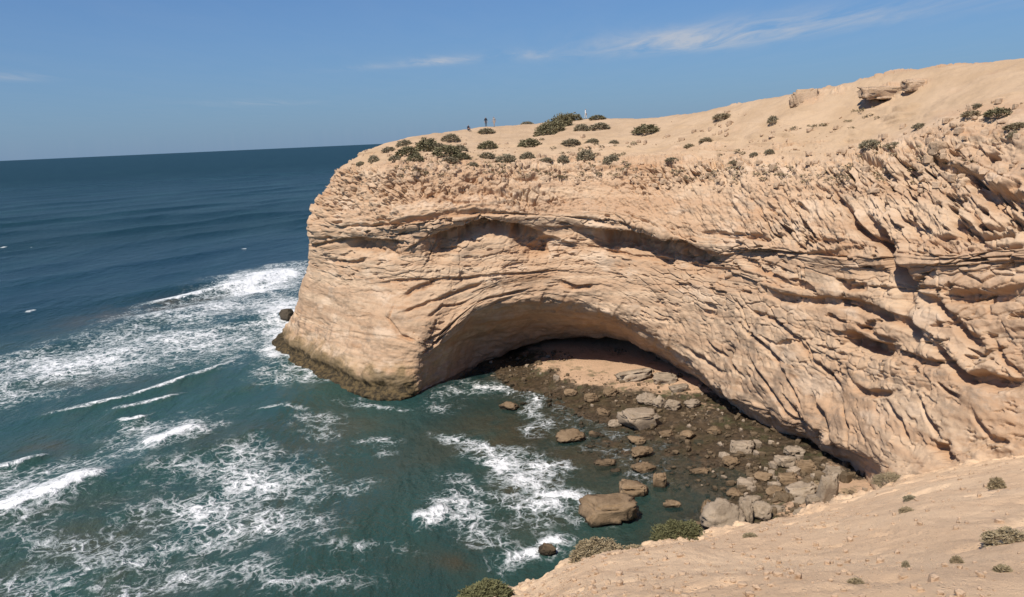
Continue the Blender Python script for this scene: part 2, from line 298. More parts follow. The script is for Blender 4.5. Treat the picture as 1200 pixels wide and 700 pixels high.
UU = us[:, None] * np.ones(NV)[None]; VV = np.ones(NU)[:, None] * vs[None]
mu = np.linalg.norm(np.gradient(B, axis=0), axis=2) / np.maximum(np.gradient(us)[:, None], 1e-6)      # metres per column unit
mv = np.linalg.norm(np.gradient(B, axis=1), axis=2) / np.maximum(np.gradient(vs)[None, :], 1e-6)
mu = smooth_axis(mu, 12, 0); mv = smooth_axis(mv, 6, 1)
ip = np.abs(vs - 5.0).argmin()
S = np.concatenate([[0], np.cumsum(np.linalg.norm(np.diff(B[:, ip], axis=0), axis=1))])[:, None] * np.ones(NV)[None]   # metres along the cliff
iu = np.abs(us - 9).argmin()
Hs = (np.concatenate([[0], np.cumsum(np.linalg.norm(np.diff(B[iu], axis=0), axis=1))]))[None] * np.ones(NU)[:, None]  # metres down the profile
X, Y, Z = B[..., 0], B[..., 1], B[..., 2]
D = np.zeros((NU, NV), np.float32)
edge_n = .22 * fbm(S / 9, VV * .7, 3.3, 3, 50)
right = sstep(8.0, 11.0, UU)                       # the cross-bedded eastern wall
z_sand = 1 - sstep(2.45, 3.0, VV + edge_n * 1.6 + .45 * sstep(12.5, 14.5, UU))
z_pit = sstep(2.55, 3.0, VV + edge_n) * (1 - sstep(3.75, 4.05, VV))
z_strat = sstep(3.7, 4.0, VV) * (1 - sstep(5.7, 6.6, VV))
z_low = sstep(5.4, 6.2, VV) * (1 - sstep(7.2, 7.6, VV))
z_cave = sstep(7.0, 7.5, VV)
# large form
D += (1 - z_sand) * (1.3 * fbm(X / 14, Y / 14, Z / 9, 3, 1) + .30 * fbm(X / 3.2, Y / 3.2, Z / 2.2, 4, 2))
D += z_sand * (.6 * fbm(X / 13, Y / 13, .5, 3, 3) + .22 * fbm(X / 1.6, Y / 1.6, Z / 1.6, 3, 4) + .5 * sstep(.1, .5, fbm(S / 9, Hs / 1.6, 3.9, 3, 6)) * sstep(1.2, 2.2, VV))
# weathered brow: hollows and knobs; slanted slots to the east
def frame(deg):
    t = math.radians(deg); return S * math.cos(t) - Hs * math.sin(t), S * math.sin(t) + Hs * math.cos(t)
def on(mask, fn, *arrs):
    out = np.zeros((NU, NV), np.float32); k = np.nonzero(mask > .002)
    out[k] = fn(*[a[k] if isinstance(a, np.ndarray) else a for a in arrs]) * mask[k]; return out
wq = .5 * fbm(S / 1.5, Hs / 1.5, 4.2, 2, 16)
amt = sstep(-.25, .3, fbm(S / 12, Hs / 5, 1.7, 2, 13))
def brow(qa, qb, am, w, la, lb, cw=1., pw=1.):
    p1 = fbm(qa / la, qb / lb, .37, 3, 11); p2 = fbm(qa / (la * 2.1), qb / (lb * 2.1), .71, 3, 12)
    f1, f2, cid = worley(qa / (la * .95) + w, qb / (lb * .95) + w, 3)
    f3, f4, cid2 = worley(qa / (la * 2.2) + w, qb / (lb * 2.0) + w, 4)
    d = -pw * (.12 + .88 * am) * (1.15 * sstep(.17, .24, p1) + .75 * sstep(.22, .29, p2))
    d = d + cw * (.34 * (cid - .5) + .42 * (cid2 - .5)) - cw * .6 * (1 - sstep(.02, .2, f2 - f1)) * sstep(.2, .7, am + .3 * p2)
    return d + .5 * fbm(qa / la, qb / lb, 7.7, 4, 14) + .35 * np.abs(fbm(qa / .8, qb / .6, 2.2, 3, 15))
q0 = frame(0); qR = frame(-40)
D += on(z_pit * (1 - right), brow, q0[0], q0[1], amt, wq, 1.4, 1.0)
D += on(z_pit * right, brow, qR[0], qR[1], amt, wq, 1.9, .85, .55, 1.25)
# bedding: stepped ledges that stick out over a recess
def beds(q, along, freq, seed, wob=.5):
    t = q * freq + wob * fbm(along / 11, q / 6, .3, 3, seed); k = np.floor(t); f = t - k
    amp = .35 + .9 * np.clip(noise3(along / 9., k * 7.31, 4.4, seed + 5) + .25, 0, 1)
    return amp * (sstep(0, .82, f) - sstep(.86, .99, f)) - .5 * amp
def strata(s, h, w):
    f1, f2, cid = worley(s / 5.2 + w, h / 1.25 + .5 * w, 5); g1, g2, cid2 = worley(s / 2.0 + w, h / .8 + .6 * w, 6)
    blk = sstep(-.15, .25, fbm(s / 9, h / 4, 2.8, 2, 19)); mod = .35 + .9 * sstep(-.2, .3, fbm(s / 13, h / 5, 8.8, 2, 23))
    d = (.42 * beds(h, s, .42, 21) + .10 * beds(h, s, 1.5, 22, .8)) * mod + .50 * (cid - .5) * mod - .2 * mod * (1 - sstep(.0, .1, f2 - f1))
    d = d + blk * (.34 * (cid2 - .5) - .28 * (1 - sstep(.01, .14, g2 - g1)))
    return d - .7 * sstep(.22, .3, fbm(s / 2.8, h / .7, 3.1, 4, 24))
D += on(z_strat, strata, S, Hs, wq) * (1 - .55 * sstep(4.5, 5.1, VV) * (1 - sstep(8.8, 10.2, UU)))
# lower face: flutes that follow the arch, steeper towards the east
def flutes(qa, qb, w, k):
    f1, f2, cid = worley(qa / 8.5 + .5 * w, qb / 2.1 + .35 * w, 7)
    pat = sstep(.0, .28, fbm(qa / 8, qb / 5, 6.1, 2, 34)); pt2 = sstep(-.05, .3, fbm(qa / 11, qb / 4.5, 1.1, 2, 36))
    d = .10 * fbm(qa / 7, qb / 1.1, 2.5, 3, 31) + .10 * beds(qb, qa, .3, 32, 1.6) + k * pt2 * .34 * (cid - .5)
    c1 = fbm(qa / 4.2, qb / .62, 9.1, 3, 33); c2 = fbm(qa / 2.4, qb / .8, 5.2, 4, 35)
    d = d - k * pat * (.75 * sstep(.25, .31, c1) + .6 * sstep(.27, .33, c2))
    return d - .18 * k * sstep(.2, .3, fbm(qa / 1.2, qb / .45, 4.4, 3, 37))
qL = frame(-34); east = sstep(9.4, 10.8, UU)
D += on(z_low * (1 - east), flutes, S, Hs, wq, .15 + .35 * sstep(4.6, 5.6, UU))
D += on(z_low * east, flutes, qL[0], qL[1], wq, .9)
D += on(z_cave, lambda x, y, z: .6 * fbm(x / 4, y / 4, z / 3, 4, 41) + .5 * np.abs(fbm(x / 5, y / 2.2, z / 1.2, 4, 42)), X, Y, Z)
D += (1 - z_sand) * .09 * fbm(X / .7, Y / .7, Z / .5, 3, 43)
ROCKY = [(12.837, 1.15, 0.785, 0.075, 0.9), (13.02, 1.575, 0.66, 0.15, 1.0), (11.3, 1.375, 0.316, 0.225, 0.9), (13.6, 1.525, 0.305, 0.125, 0.8), (14.545, 2.797, 0.51, 0.248, 0.9), (14.955, 3.113, 0.378, 0.077, 0.9), (14.082, 2.922, 0.407, 0.149, 0.8), (11.45, 1.15, 0.255, 0.04, 0.6), (14.127, 1.15, 0.343, 0.04, 0.8), (10.174, 1.175, 0.263, 0.04, 0.6), (14.591, 1.175, 0.213, 0.04, 0.7), (11.84, 1.375, 0.21, 0.162, 0.6), (7.114, 1.55, 0.214, 0.162, 0.4), (8.228, 2.438, 0.585, 0.25, 0.5), (9.841, 2.562, 0.797, 0.171, 0.5), (11.37, 2.578, 0.862, 0.156, 0.5)]
rocky = np.zeros((NU, NV), np.float32)
for cu, cv, ru, rv, am in ROCKY: rocky = np.maximum(rocky, am * np.exp(-((UU - cu) / ru) ** 2 - ((VV - cv) / rv) ** 2))
rocky = sstep(.25, .6, rocky + .35 * fbm(S / 2.5, Hs / 2, 3.7, 3, 64))
def crags(s, h, w):
    f1, f2, cid = worley(s / 1.6 + w, h / .8 + w, 9); g1, g2, c2 = worley(s / 4.0 + w, h / 1.6 + w, 10)
    return .22 * cid + .35 * c2 - .3 * (1 - sstep(0, .2, f2 - f1)) + .5 * fbm(s / 2.2, h / 1.4, 4.1, 4, 65)
D += on(rocky * z_sand * (.45 + .55 * sstep(1.05, 1.4, VV)), crags, S, Hs, wq)
D += np.exp(-((VV - 7.0) / .45) ** 2) * sstep(5, 6, UU) * (1 - sstep(12.2, 13, UU)) * (1.1 * fbm(S / 5, Hs / 3, 8.1, 4, 66) + .35 * beds(S, Hs, .35, 67, 1.))
tip = 1 - sstep(4.7, 5.6, UU); zz = Z + .5 * fbm(X / 4, Y / 4, .5, 3, 68)
D += tip * ((.12 + .45 * (1 - sstep(2.6, 4.0, UU))) * (1 - sstep(.2, 1.1, zz)) * (1 + .8 * fbm(X / 2, Y / 2, .3, 3, 44)) - .6 * np.exp(-((zz - 1.5) / .55) ** 2) + .3 * fbm(X / 1.2, Y / 1.2, Z / 1.2, 3, 69) * (1 - sstep(2.5, 4.5, zz)))
# named cracks and undercut ledges, as polylines on the surface: (column, row) points, height of the hollow, depth
GROOVES = [([(2.667, 4.143), (2.817, 3.993), (3.429, 3.967), (3.757, 3.953), (4.05, 3.933), (4.767, 3.9), (5.886, 3.96), (7.0, 4.0), (7.67, 3.987), (8.337, 4.0), (9.023, 4.089)], 0.7, 0.5), ([(2.133, 5.05), (2.55, 4.821), (2.783, 4.661)], 0.5, 0.4), ([(2.75, 4.696), (3.086, 4.589), (3.429, 4.75), (3.943, 4.982)], 1.6, 1.0), ([(4.317, 5.05), (4.683, 4.839), (5.068, 4.625), (5.545, 4.357), (6.061, 4.25), (6.848, 4.536), (7.409, 5.03), (7.75, 5.2)], 1.9, 1.5), ([(8.174, 4.554), (8.772, 4.5), (9.364, 4.304), (9.727, 4.179), (10.207, 4.536)], 2.2, 1.8), ([(8.228, 5.28), (8.989, 5.46), (9.636, 5.21)], 0.6, 0.4), ([(3.586, 6.008), (4.017, 5.94), (4.75, 5.92), (6.288, 5.88), (7.239, 6.008), (8.0, 6.133)], 0.45, 0.35), ([(8.0, 6.425), (8.315, 6.508), (8.533, 6.4)], 0.8, 0.6), ([(4.233, 6.258), (4.367, 6.133), (4.583, 6.033), (4.833, 5.92)], 0.8, 0.5), ([(5.318, 6.217), (6.03, 6.083), (6.485, 6.058)], 0.6, 0.4), ([(6.727, 6.533), (7.239, 6.6), (7.602, 6.617)], 0.5, 0.35), ([(2.517, 5.45), (2.867, 5.44), (3.286, 5.36)], 0.6, 0.4), ([(10.272, 3.84), (10.641, 3.84), (11.1, 3.84)], 0.7, 0.5), ([(11.62, 3.813), (12.0, 3.813), (12.465, 3.847)], 0.5, 0.4), ([(10.554, 4.375), (11.17, 4.179), (11.79, 3.96), (12.57, 3.92)], 0.8, 0.6), ([(10.75, 4.946), (11.01, 5.11), (11.24, 5.19), (11.55, 5.28)], 0.6, 0.5), ([(11.22, 5.44), (11.43, 5.48), (11.61, 5.46), (12.012, 5.37), (12.674, 5.31), (13.24, 5.4), (13.55, 5.52), (13.86, 5.66)], 0.9, 0.8), ([(12.337, 5.11), (12.628, 5.13), (12.849, 5.07)], 0.7, 0.5), ([(12.512, 3.613), (12.826, 3.773), (13.19, 3.873)], 0.7, 0.8), ([(13.02, 3.673), (13.2, 3.76), (13.31, 3.92), (13.44, 4.429), (13.64, 5.2)], 1.5, 1.7), ([(13.62, 5.17), (13.98, 5.25), (14.227, 5.45), (14.4, 5.65), (14.536, 5.82), (14.636, 6.0)], 0.7, 0.6), ([(10.935, 6.142), (11.26, 6.208), (11.46, 6.292), (11.6, 6.342)], 0.5, 0.5), ([(11.25, 5.87), (11.49, 5.93), (11.77, 6.025), (12.012, 6.208)], 0.5, 0.5), ([(11.8, 5.99), (12.07, 6.183), (12.419, 6.308), (12.616, 6.408)], 0.4, 0.35), ([(12.442, 5.76), (12.64, 5.75), (12.953, 5.77), (13.29, 5.8)], 1.2, 1.5), ([(12.651, 5.62), (12.93, 5.64), (13.39, 5.77)], 0.4, 0.4), ([(13.45, 5.89), (13.73, 5.95), (14.127, 6.042)], 0.6, 0.5), ([(13.87, 5.75), (14.073, 5.85), (14.245, 5.99), (14.373, 6.133), (14.491, 6.25), (14.6, 6.242), (14.827, 6.4), (15.1, 6.475)], 0.8, 0.9), ([(12.802, 6.317), (13.01, 6.35), (13.21, 6.342), (13.53, 6.308)], 0.6, 0.5), ([(14.127, 5.21), (14.545, 5.25), (14.718, 5.29), (15.125, 5.27)], 1.0, 0.9), ([(14.509, 3.953), (14.8, 3.993), (15.125, 3.987)], 0.9, 0.8), ([(13.91, 3.793), (14.545, 3.847), (15.05, 3.873)], 0.4, 0.4), ([(13.51, 5.06), (13.88, 5.12), (14.227, 5.17)], 0.4, 0.3), ([(14.509, 3.32), (14.655, 3.433), (14.782, 3.54), (14.891, 3.687)], 1.0, 1.2), ([(14.8, 3.52), (14.955, 3.507), (15.1, 3.473)], 0.7, 0.7), ([(12.163, 3.24), (12.314, 3.373), (12.442, 3.473), (12.651, 3.647), (12.826, 3.76)], 0.6, 0.7), ([(13.9, 3.0), (14.055, 2.906), (14.191, 3.0)], 0.6, 0.5), ([(13.43, 3.053), (13.57, 3.027), (13.64, 3.0)], 0.5, 0.5), ([(14.218, 3.367), (14.391, 3.327), (14.509, 3.307)], 0.5, 0.5), ([(14.282, 3.653), (14.391, 3.76), (14.5, 3.813)], 0.8, 0.8), ([(14.545, 3.653), (14.655, 3.787), (14.8, 3.807)], 0.6, 0.6), ([(10.228, 6.775), (10.522, 6.758), (10.815, 6.75)], 0.6, 0.5), ([(10.511, 6.508), (10.804, 6.542), (11.15, 6.683)], 0.4, 0.35), ([(11.21, 6.458), (11.49, 6.658), (11.75, 6.883), (12.047, 7.045)], 0.5, 0.4), ([(11.79, 6.767), (12.128, 6.983), (12.523, 7.295), (12.919, 7.295)], 0.9, 0.7), ([(12.198, 6.617), (12.547, 6.833), (12.895, 7.25), (13.24, 7.295)], 0.9, 0.8), ([(11.37, 6.192), (11.67, 6.492), (11.99, 6.767)], 0.4, 0.35), ([(12.686, 6.558), (12.942, 6.8), (13.2, 7.295)], 0.5, 0.4), ([(13.48, 6.433), (13.7, 6.6), (13.83, 6.8)], 0.4, 0.4), ([(13.89, 6.383), (14.064, 6.592), (14.227, 6.792)], 0.4, 0.4), ([(14.145, 6.817), (14.3, 6.908), (14.409, 7.205)], 0.7, 0.6), ([(14.727, 5.91), (14.909, 6.208), (15.1, 6.417)], 0.4, 0.35), ([(14.582, 6.675), (14.755, 7.045), (14.964, 7.295)], 0.4, 0.35), ([(4.117, 6.375), (4.1, 6.708), (4.467, 6.942), (5.045, 7.0)], 0.4, 0.3), ([(5.409, 6.917), (6.242, 6.717), (6.621, 6.6)], 0.5, 0.4), ([(5.455, 7.295), (6.015, 6.867), (6.606, 6.942)], 0.5, 0.5), ([(4.35, 6.567), (4.85, 6.342), (5.636, 6.2)], 0.4, 0.3), ([(5.045, 6.592), (5.477, 6.367), (6.409, 6.35)], 0.4, 0.3), ([(2.133, 6.867), (2.183, 7.25), (2.467, 7.295)], 0.4, 0.3), ([(3.6, 2.859), (3.6, 3.093), (3.614, 3.24)], 0.6, 0.6), ([(2.683, 3.353), (2.667, 3.5)], 0.5, 0.5), ([(3.014, 3.293), (3.243, 3.433)], 0.5, 0.5), ([(2.933, 3.453), (3.086, 3.613)], 0.5, 0.5), ([(3.4, 3.393), (3.543, 3.52)], 0.5, 0.5), ([(5.318, 3.233), (5.591, 3.26), (5.773, 3.227)], 0.8, 0.7), ([(5.909, 3.52), (6.348, 3.567), (6.803, 3.673)], 0.6, 0.5), ([(4.617, 3.56), (5.227, 3.727), (5.977, 3.813)], 0.4, 0.35), ([(6.788, 3.233), (7.159, 3.267), (7.33, 3.193)], 0.7, 0.6), ([(9.602, 2.641), (10.283, 2.641), (10.967, 2.641), (11.73, 2.484), (12.767, 2.531), (13.24, 2.625)], 0.35, 0.3), ([(12.5, 1.6), (12.942, 1.65), (13.38, 1.6)], 0.6, 0.7), ([(12.291, 1.15), (12.744, 1.15), (13.25, 1.15)], 0.4, 0.4)]
jit = .25 * fbm(S / 1.1, Hs / .8, 5.5, 3, 61) + .22 * fbm(S / 3.5, Hs / 3., 5.5, 2, 62)
jd = .75 + .7 * fbm(S / 1.6, Hs / 1.3, 9.5, 3, 63)
groove_tint = np.zeros((NU, NV), np.float32)
for pts, wdt, dep in GROOVES:
    best = np.full((NU, NV), 1e3, np.float32); tot = len(pts) - 1; taper = np.ones((NU, NV), np.float32)
    pu = [p[0] for p in pts]; pv = [p[1] for p in pts]
    a0, a1 = np.searchsorted(us, [min(pu) - .7, max(pu) + .7]); b0, b1 = np.searchsorted(vs, [min(pv) - .9, max(pv) + .9])
    sl = (slice(max(a0, 0), a1 + 1), slice(max(b0, 0), b1 + 1)); bs = best[sl]; tp = taper[sl]
    for k in range(tot):
        (ua, va), (ub, vb) = pts[k], pts[k + 1]
        im, jm = np.abs(us - (ua + ub) / 2).argmin(), np.abs(vs - (va + vb) / 2).argmin()
        a, b = mu[im, jm], mv[im, jm]
        ex, ey = (ub - ua) * a, (vb - va) * b; L = math.hypot(ex, ey) + 1e-6
        x = (UU[sl] - ua) * a; y = (VV[sl] - va) * b
        t = np.clip((x * ex + y * ey) / (L * L), 0, 1)
        dd = np.hypot(x - t * ex, y - t * ey)
        sgn = np.where((ex * y - ey * x) * (1 if ex >= 0 else -1) >= 0, 1, -1)
        cand = dd * sgn; m_ = dd < np.abs(bs)
        bs[m_] = cand[m_]; g = (k + t) / tot; tt = np.minimum(1, np.minimum(g, 1 - g) * 5 + .25)
        tp[m_] = tt[m_]
    d = bs + jit[sl] * min(1., wdt * 1.4); w = wdt
    prof = sstep(-.08 * w - .05, .06 * w + .04, d) * (1 - sstep(.55 * w, 1.35 * w, d)); lip = np.exp(-((d + .55 * w) / (.55 * w)) ** 2)
    D[sl] += tp * dep * np.clip(jd[sl], .55, 1.6) * (.34 * lip - 1.5 * prof)
    groove_tint[sl] = np.maximum(groove_tint[sl], tp * prof)
D *= sstep(0, .6, VV) * (1 - sstep(11.2, 12, VV))
D *= np.where(UU < 1.5, .6, 1)
CL = B + NRM * D[..., None] * -1.0
P_CLIFF = CL
sand_a = (1 - .8 * rocky) * z_sand * sstep(-.05, .12, D * 0 + .25 + .5 * fbm(X / 3, Y / 3, Z / 3, 4, 71)) * .95
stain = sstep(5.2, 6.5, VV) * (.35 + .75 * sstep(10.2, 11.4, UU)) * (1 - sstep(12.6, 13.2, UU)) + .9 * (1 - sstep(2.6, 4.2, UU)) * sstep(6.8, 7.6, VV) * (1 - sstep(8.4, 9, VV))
lowz = np.where(UU < 6.2, CL[..., 2], 20.)
lowz = lowz + 8 * sstep(4.9, 6.3, UU)
cliff = mesh_from('cliff', CL, grid_faces(NU, NV, True), M_ROCK, True, {'sand': sand_a, 'groove_tint': groove_tint, 'low': lowz, 'stain': np.clip(stain, 0, 1)}, kind='structure')

# ---------------------------------------------------------------- near slope
SN = np.array([-2.1,-30.0,33.0,-1.62,0.0,30.25,-1.62,7.0,26.22,-2.7,9.75,24.59,-3.77,12.5,22.46,-4.21,13.62,19.46,-4.87,15.29,-4.0,-0.94,-30.0,33.0,-0.73,0.0,30.28,-0.73,7.0,26.18,-1.74,11.5,23.69,-2.74,16.0,20.71,-3.01,17.17,17.71,-3.4,18.93,-4.0,-0.02,-30.0,33.0,-0.01,0.0,30.3,-0.01,7.0,26.14,-0.68,13.25,22.84,-1.35,19.5,19.03,-1.48,20.69,16.03,-1.67,22.48,-4.0,0.45,-30.0,33.0,0.35,0.0,30.31,0.35,7.0,26.12,-0.03,14.0,22.52,-0.4,21.0,18.42,-0.46,22.2,15.42,-0.56,24.0,-4.0,1.05,-30.0,33.0,0.81,0.0,30.32,0.81,7.0,26.81,0.9,15.0,22.51,1.0,23.0,17.71,1.02,24.2,14.71,1.04,26.0,-4.0,0.93,-30.0,33.0,0.72,0.0,30.32,0.72,7.0,26.81,1.71,16.25,22.04,2.69,25.5,16.77,2.82,26.69,13.77,3.01,28.48,-4.0,1.62,-30.0,33.0,1.25,0.0,30.34,1.25,7.0,26.79,3.18,17.75,21.33,5.11,28.5,15.38,5.32,29.68,12.38,5.64,31.45,-4.0,2.08,-30.0,33.0,1.6,0.0,30.35,1.6,7.0,26.77,4.28,18.75,20.93,6.95,30.5,14.59,7.22,31.67,11.59,7.62,33.42,-4.0,2.65,-30.0,33.0,2.04,0.0,30.36,2.04,7.0,26.75,5.79,20.0,20.4,9.53,33.0,13.54,9.86,34.15,10.54,10.36,35.88,-4.0,3.23,-30.0,33.0,2.48,0.0,30.37,2.48,7.0,26.73,7.61,21.75,19.69,12.75,36.5,12.16,13.14,37.63,9.16,13.73,39.33,-4.0,3.8,-30.0,33.0,2.92,0.0,30.39,2.92,7.0,26.7,9.65,23.5,18.93,16.38,40.0,10.66,16.83,41.11,7.66,17.51,42.78,-4.0,4.38,-30.0,33.0,3.37,0.0,30.4,3.37,7.0,26.68,12.48,26.5,17.65,21.59,46.0,8.11,22.1,47.09,5.11,22.86,48.72,-4.0,5.07,-30.0,33.0,3.9,0.0,30.42,3.9,7.0,26.65,15.99,29.5,16.73,28.09,52.0,6.3,28.66,53.06,3.3,29.51,54.64,-4.0,5.76,-30.0,33.0,4.43,0.0,30.43,4.43,7.0,26.63,18.1,29.5,17.16,31.77,52.0,7.2,32.39,53.03,4.2,33.33,54.56,-4.0,6.68,-30.0,33.0,5.14,0.0,30.45,5.14,7.0,26.59,20.21,28.5,17.93,35.28,50.0,8.76,35.97,50.98,5.76,37.0,52.46,-4.0,8.19,-30.0,33.0,6.3,0.0,30.49,6.3,7.0,26.53,22.92,26.5,19.1,39.54,46.0,11.16,40.31,46.91,8.16,41.48,48.28,-4.0,10.16,-30.0,33.0,7.82,0.0,30.53,7.82,7.0,26.46,26.19,24.5,20.11,44.56,42.0,13.26,45.43,42.83,10.26,46.73,44.07,-4.0]).reshape(-1, 7, 3)
SU = np.linspace(0, SN.shape[0] - 1, 620); A = catmull(SN, SU)
SV = params([6, 14, 110, 150, 34, 16]); i_ = np.clip(SV.astype(int), 0, 5); f_ = (SV - i_)[None, :, None]
SB = smooth_axis(A[:, i_] * (1 - f_) + A[:, i_ + 1] * f_, 4, 1); SNR = grid_normals(SB); SNR *= np.sign(SNR[..., 2:3] + 1e-6)
sx, sy, sz = SB[..., 0], SB[..., 1], SB[..., 2]; sv = np.ones(len(SU))[:, None] * SV[None]
sd = .38 * fbm(sx / 6, sy / 6, .2, 3, 80) + .08 * fbm(sx / 1.1, sy / 1.1, .4, 4, 81) + .05 * fbm(sx / .35, sy / .35, .4, 3, 82) - .16 * sstep(.15, .5, fbm(sx / 2.2, sy / 1.3, .9, 3, 87))
rim = np.exp(-((sv - 3.95) / .22) ** 2)
sd = sd + rim * (.9 * fbm(sx / 2.1, sy / 2.1, sz / 2, 4, 83) + .25 * np.abs(fbm(sx / .7, sy / .7, sz / .7, 3, 84)))
sd = sd + sstep(4.2, 5, sv) * .6 * fbm(sx / 1.5, sy / 1.5, sz / 1.5, 3, 85)
SP = SB + SNR * sd[..., None]; SP[..., 1] += (rim * .9 * fbm(sx / 3.0, 1.3, .7, 3, 86))
slope = mesh_from('slope_ground', SP, grid_faces(len(SU), len(SV), False), M_SLOPE, True, {'crust': rim}, kind='structure')

# ---------------------------------------------------------------- cove floor and sea bed
SHORE_PTS = np.array([-11.54,99.56,-1.0,-5.2,101.23,-0.5,-0.43,102.51,0.6,4.3,101.84,1.2,8.98,101.34,1.5,15.34,97.19,1.5,20.17,93.42,1.3,22.89,83.36,0.7,25.58,73.88,0.6,28.02,66.87,0.8,28.44,60.68,1.2,24.07,57.07,1.3,20.13,57.67,0.8,16.49,57.14,0.5,1.8,98.43,0.2,8.49,96.33,1.15,14.67,93.04,1.0,3.67,90.79,-0.2,9.62,87.07,0.3,13.76,87.47,0.5,16.72,81.9,0.3,20.64,71.85,0.3,14.45,70.85,0.12,18.73,74.5,0.2,10.1,75.97,0.0,12.18,67.67,-0.1,17.13,64.93,0.1,14.37,63.04,-0.5,9.83,63.22,-1.2,5.87,69.6,-0.7,4.8,77.53,-0.4,4.28,83.66,-0.3,-0.66,84.72,-1.0,-5.06,95.63,-1.5,-5.5,80.13,-2.0,0.69,64.85,-1.6,6.35,59.75,-1.6,-16.46,88.63,-4.0,-9.19,67.92,-4.5,2.53,57.04,-2.2,-23.09,73.63,-5.0,-24.43,101.74,-4.0,-35.63,99.2,-5.0,-5.95,70.76,-2.5,11.8,54.67,-0.5,18.72,53.44,0.6,25.38,53.81,1.5,8.0,112.0,1.6,8.0,124.0,1.9,20.0,112.0,1.8,-5.0,112.0,0.5,35.0,95.0,1.6,42.0,70.0,2.0,-20.0,105.0,-2.0,-35.0,120.0,-4.0,-40.0,60.0,-6.0]).reshape(-1, 3)
def shore_z(x, y):
    sh_ = x.shape; x = x.ravel(); y = y.ravel(); num = np.zeros_like(x); den = np.zeros_like(x)
    for px_, py_, pz_ in SHORE_PTS:
        w = 1 / ((x - px_) ** 2 + (y - py_) ** 2 + 2.2) ** 1.6; num += w * pz_; den += w
    z = num / den
    rg = sstep(-2.5, -.3, z)
    z = z + rg * (.30 * fbm(x / 3.2, y / 3.2, .1, 4, 90) + .16 * np.abs(fbm(x / 1.1, y / 1.1, .1, 3, 91))) * (1 - .8 * sstep(.9, 1.4, z))
    return z.reshape(sh_)
hx, hy = np.meshgrid(np.arange(-45, 48, .22), np.arange(40, 128, .22), indexing='ij')
hz = shore_z(hx, hy)
shore = mesh_from('cove_floor', np.stack([hx, hy, hz], -1), grid_faces(*hx.shape), M_SHORE, True, {'height': hz}, kind='structure')

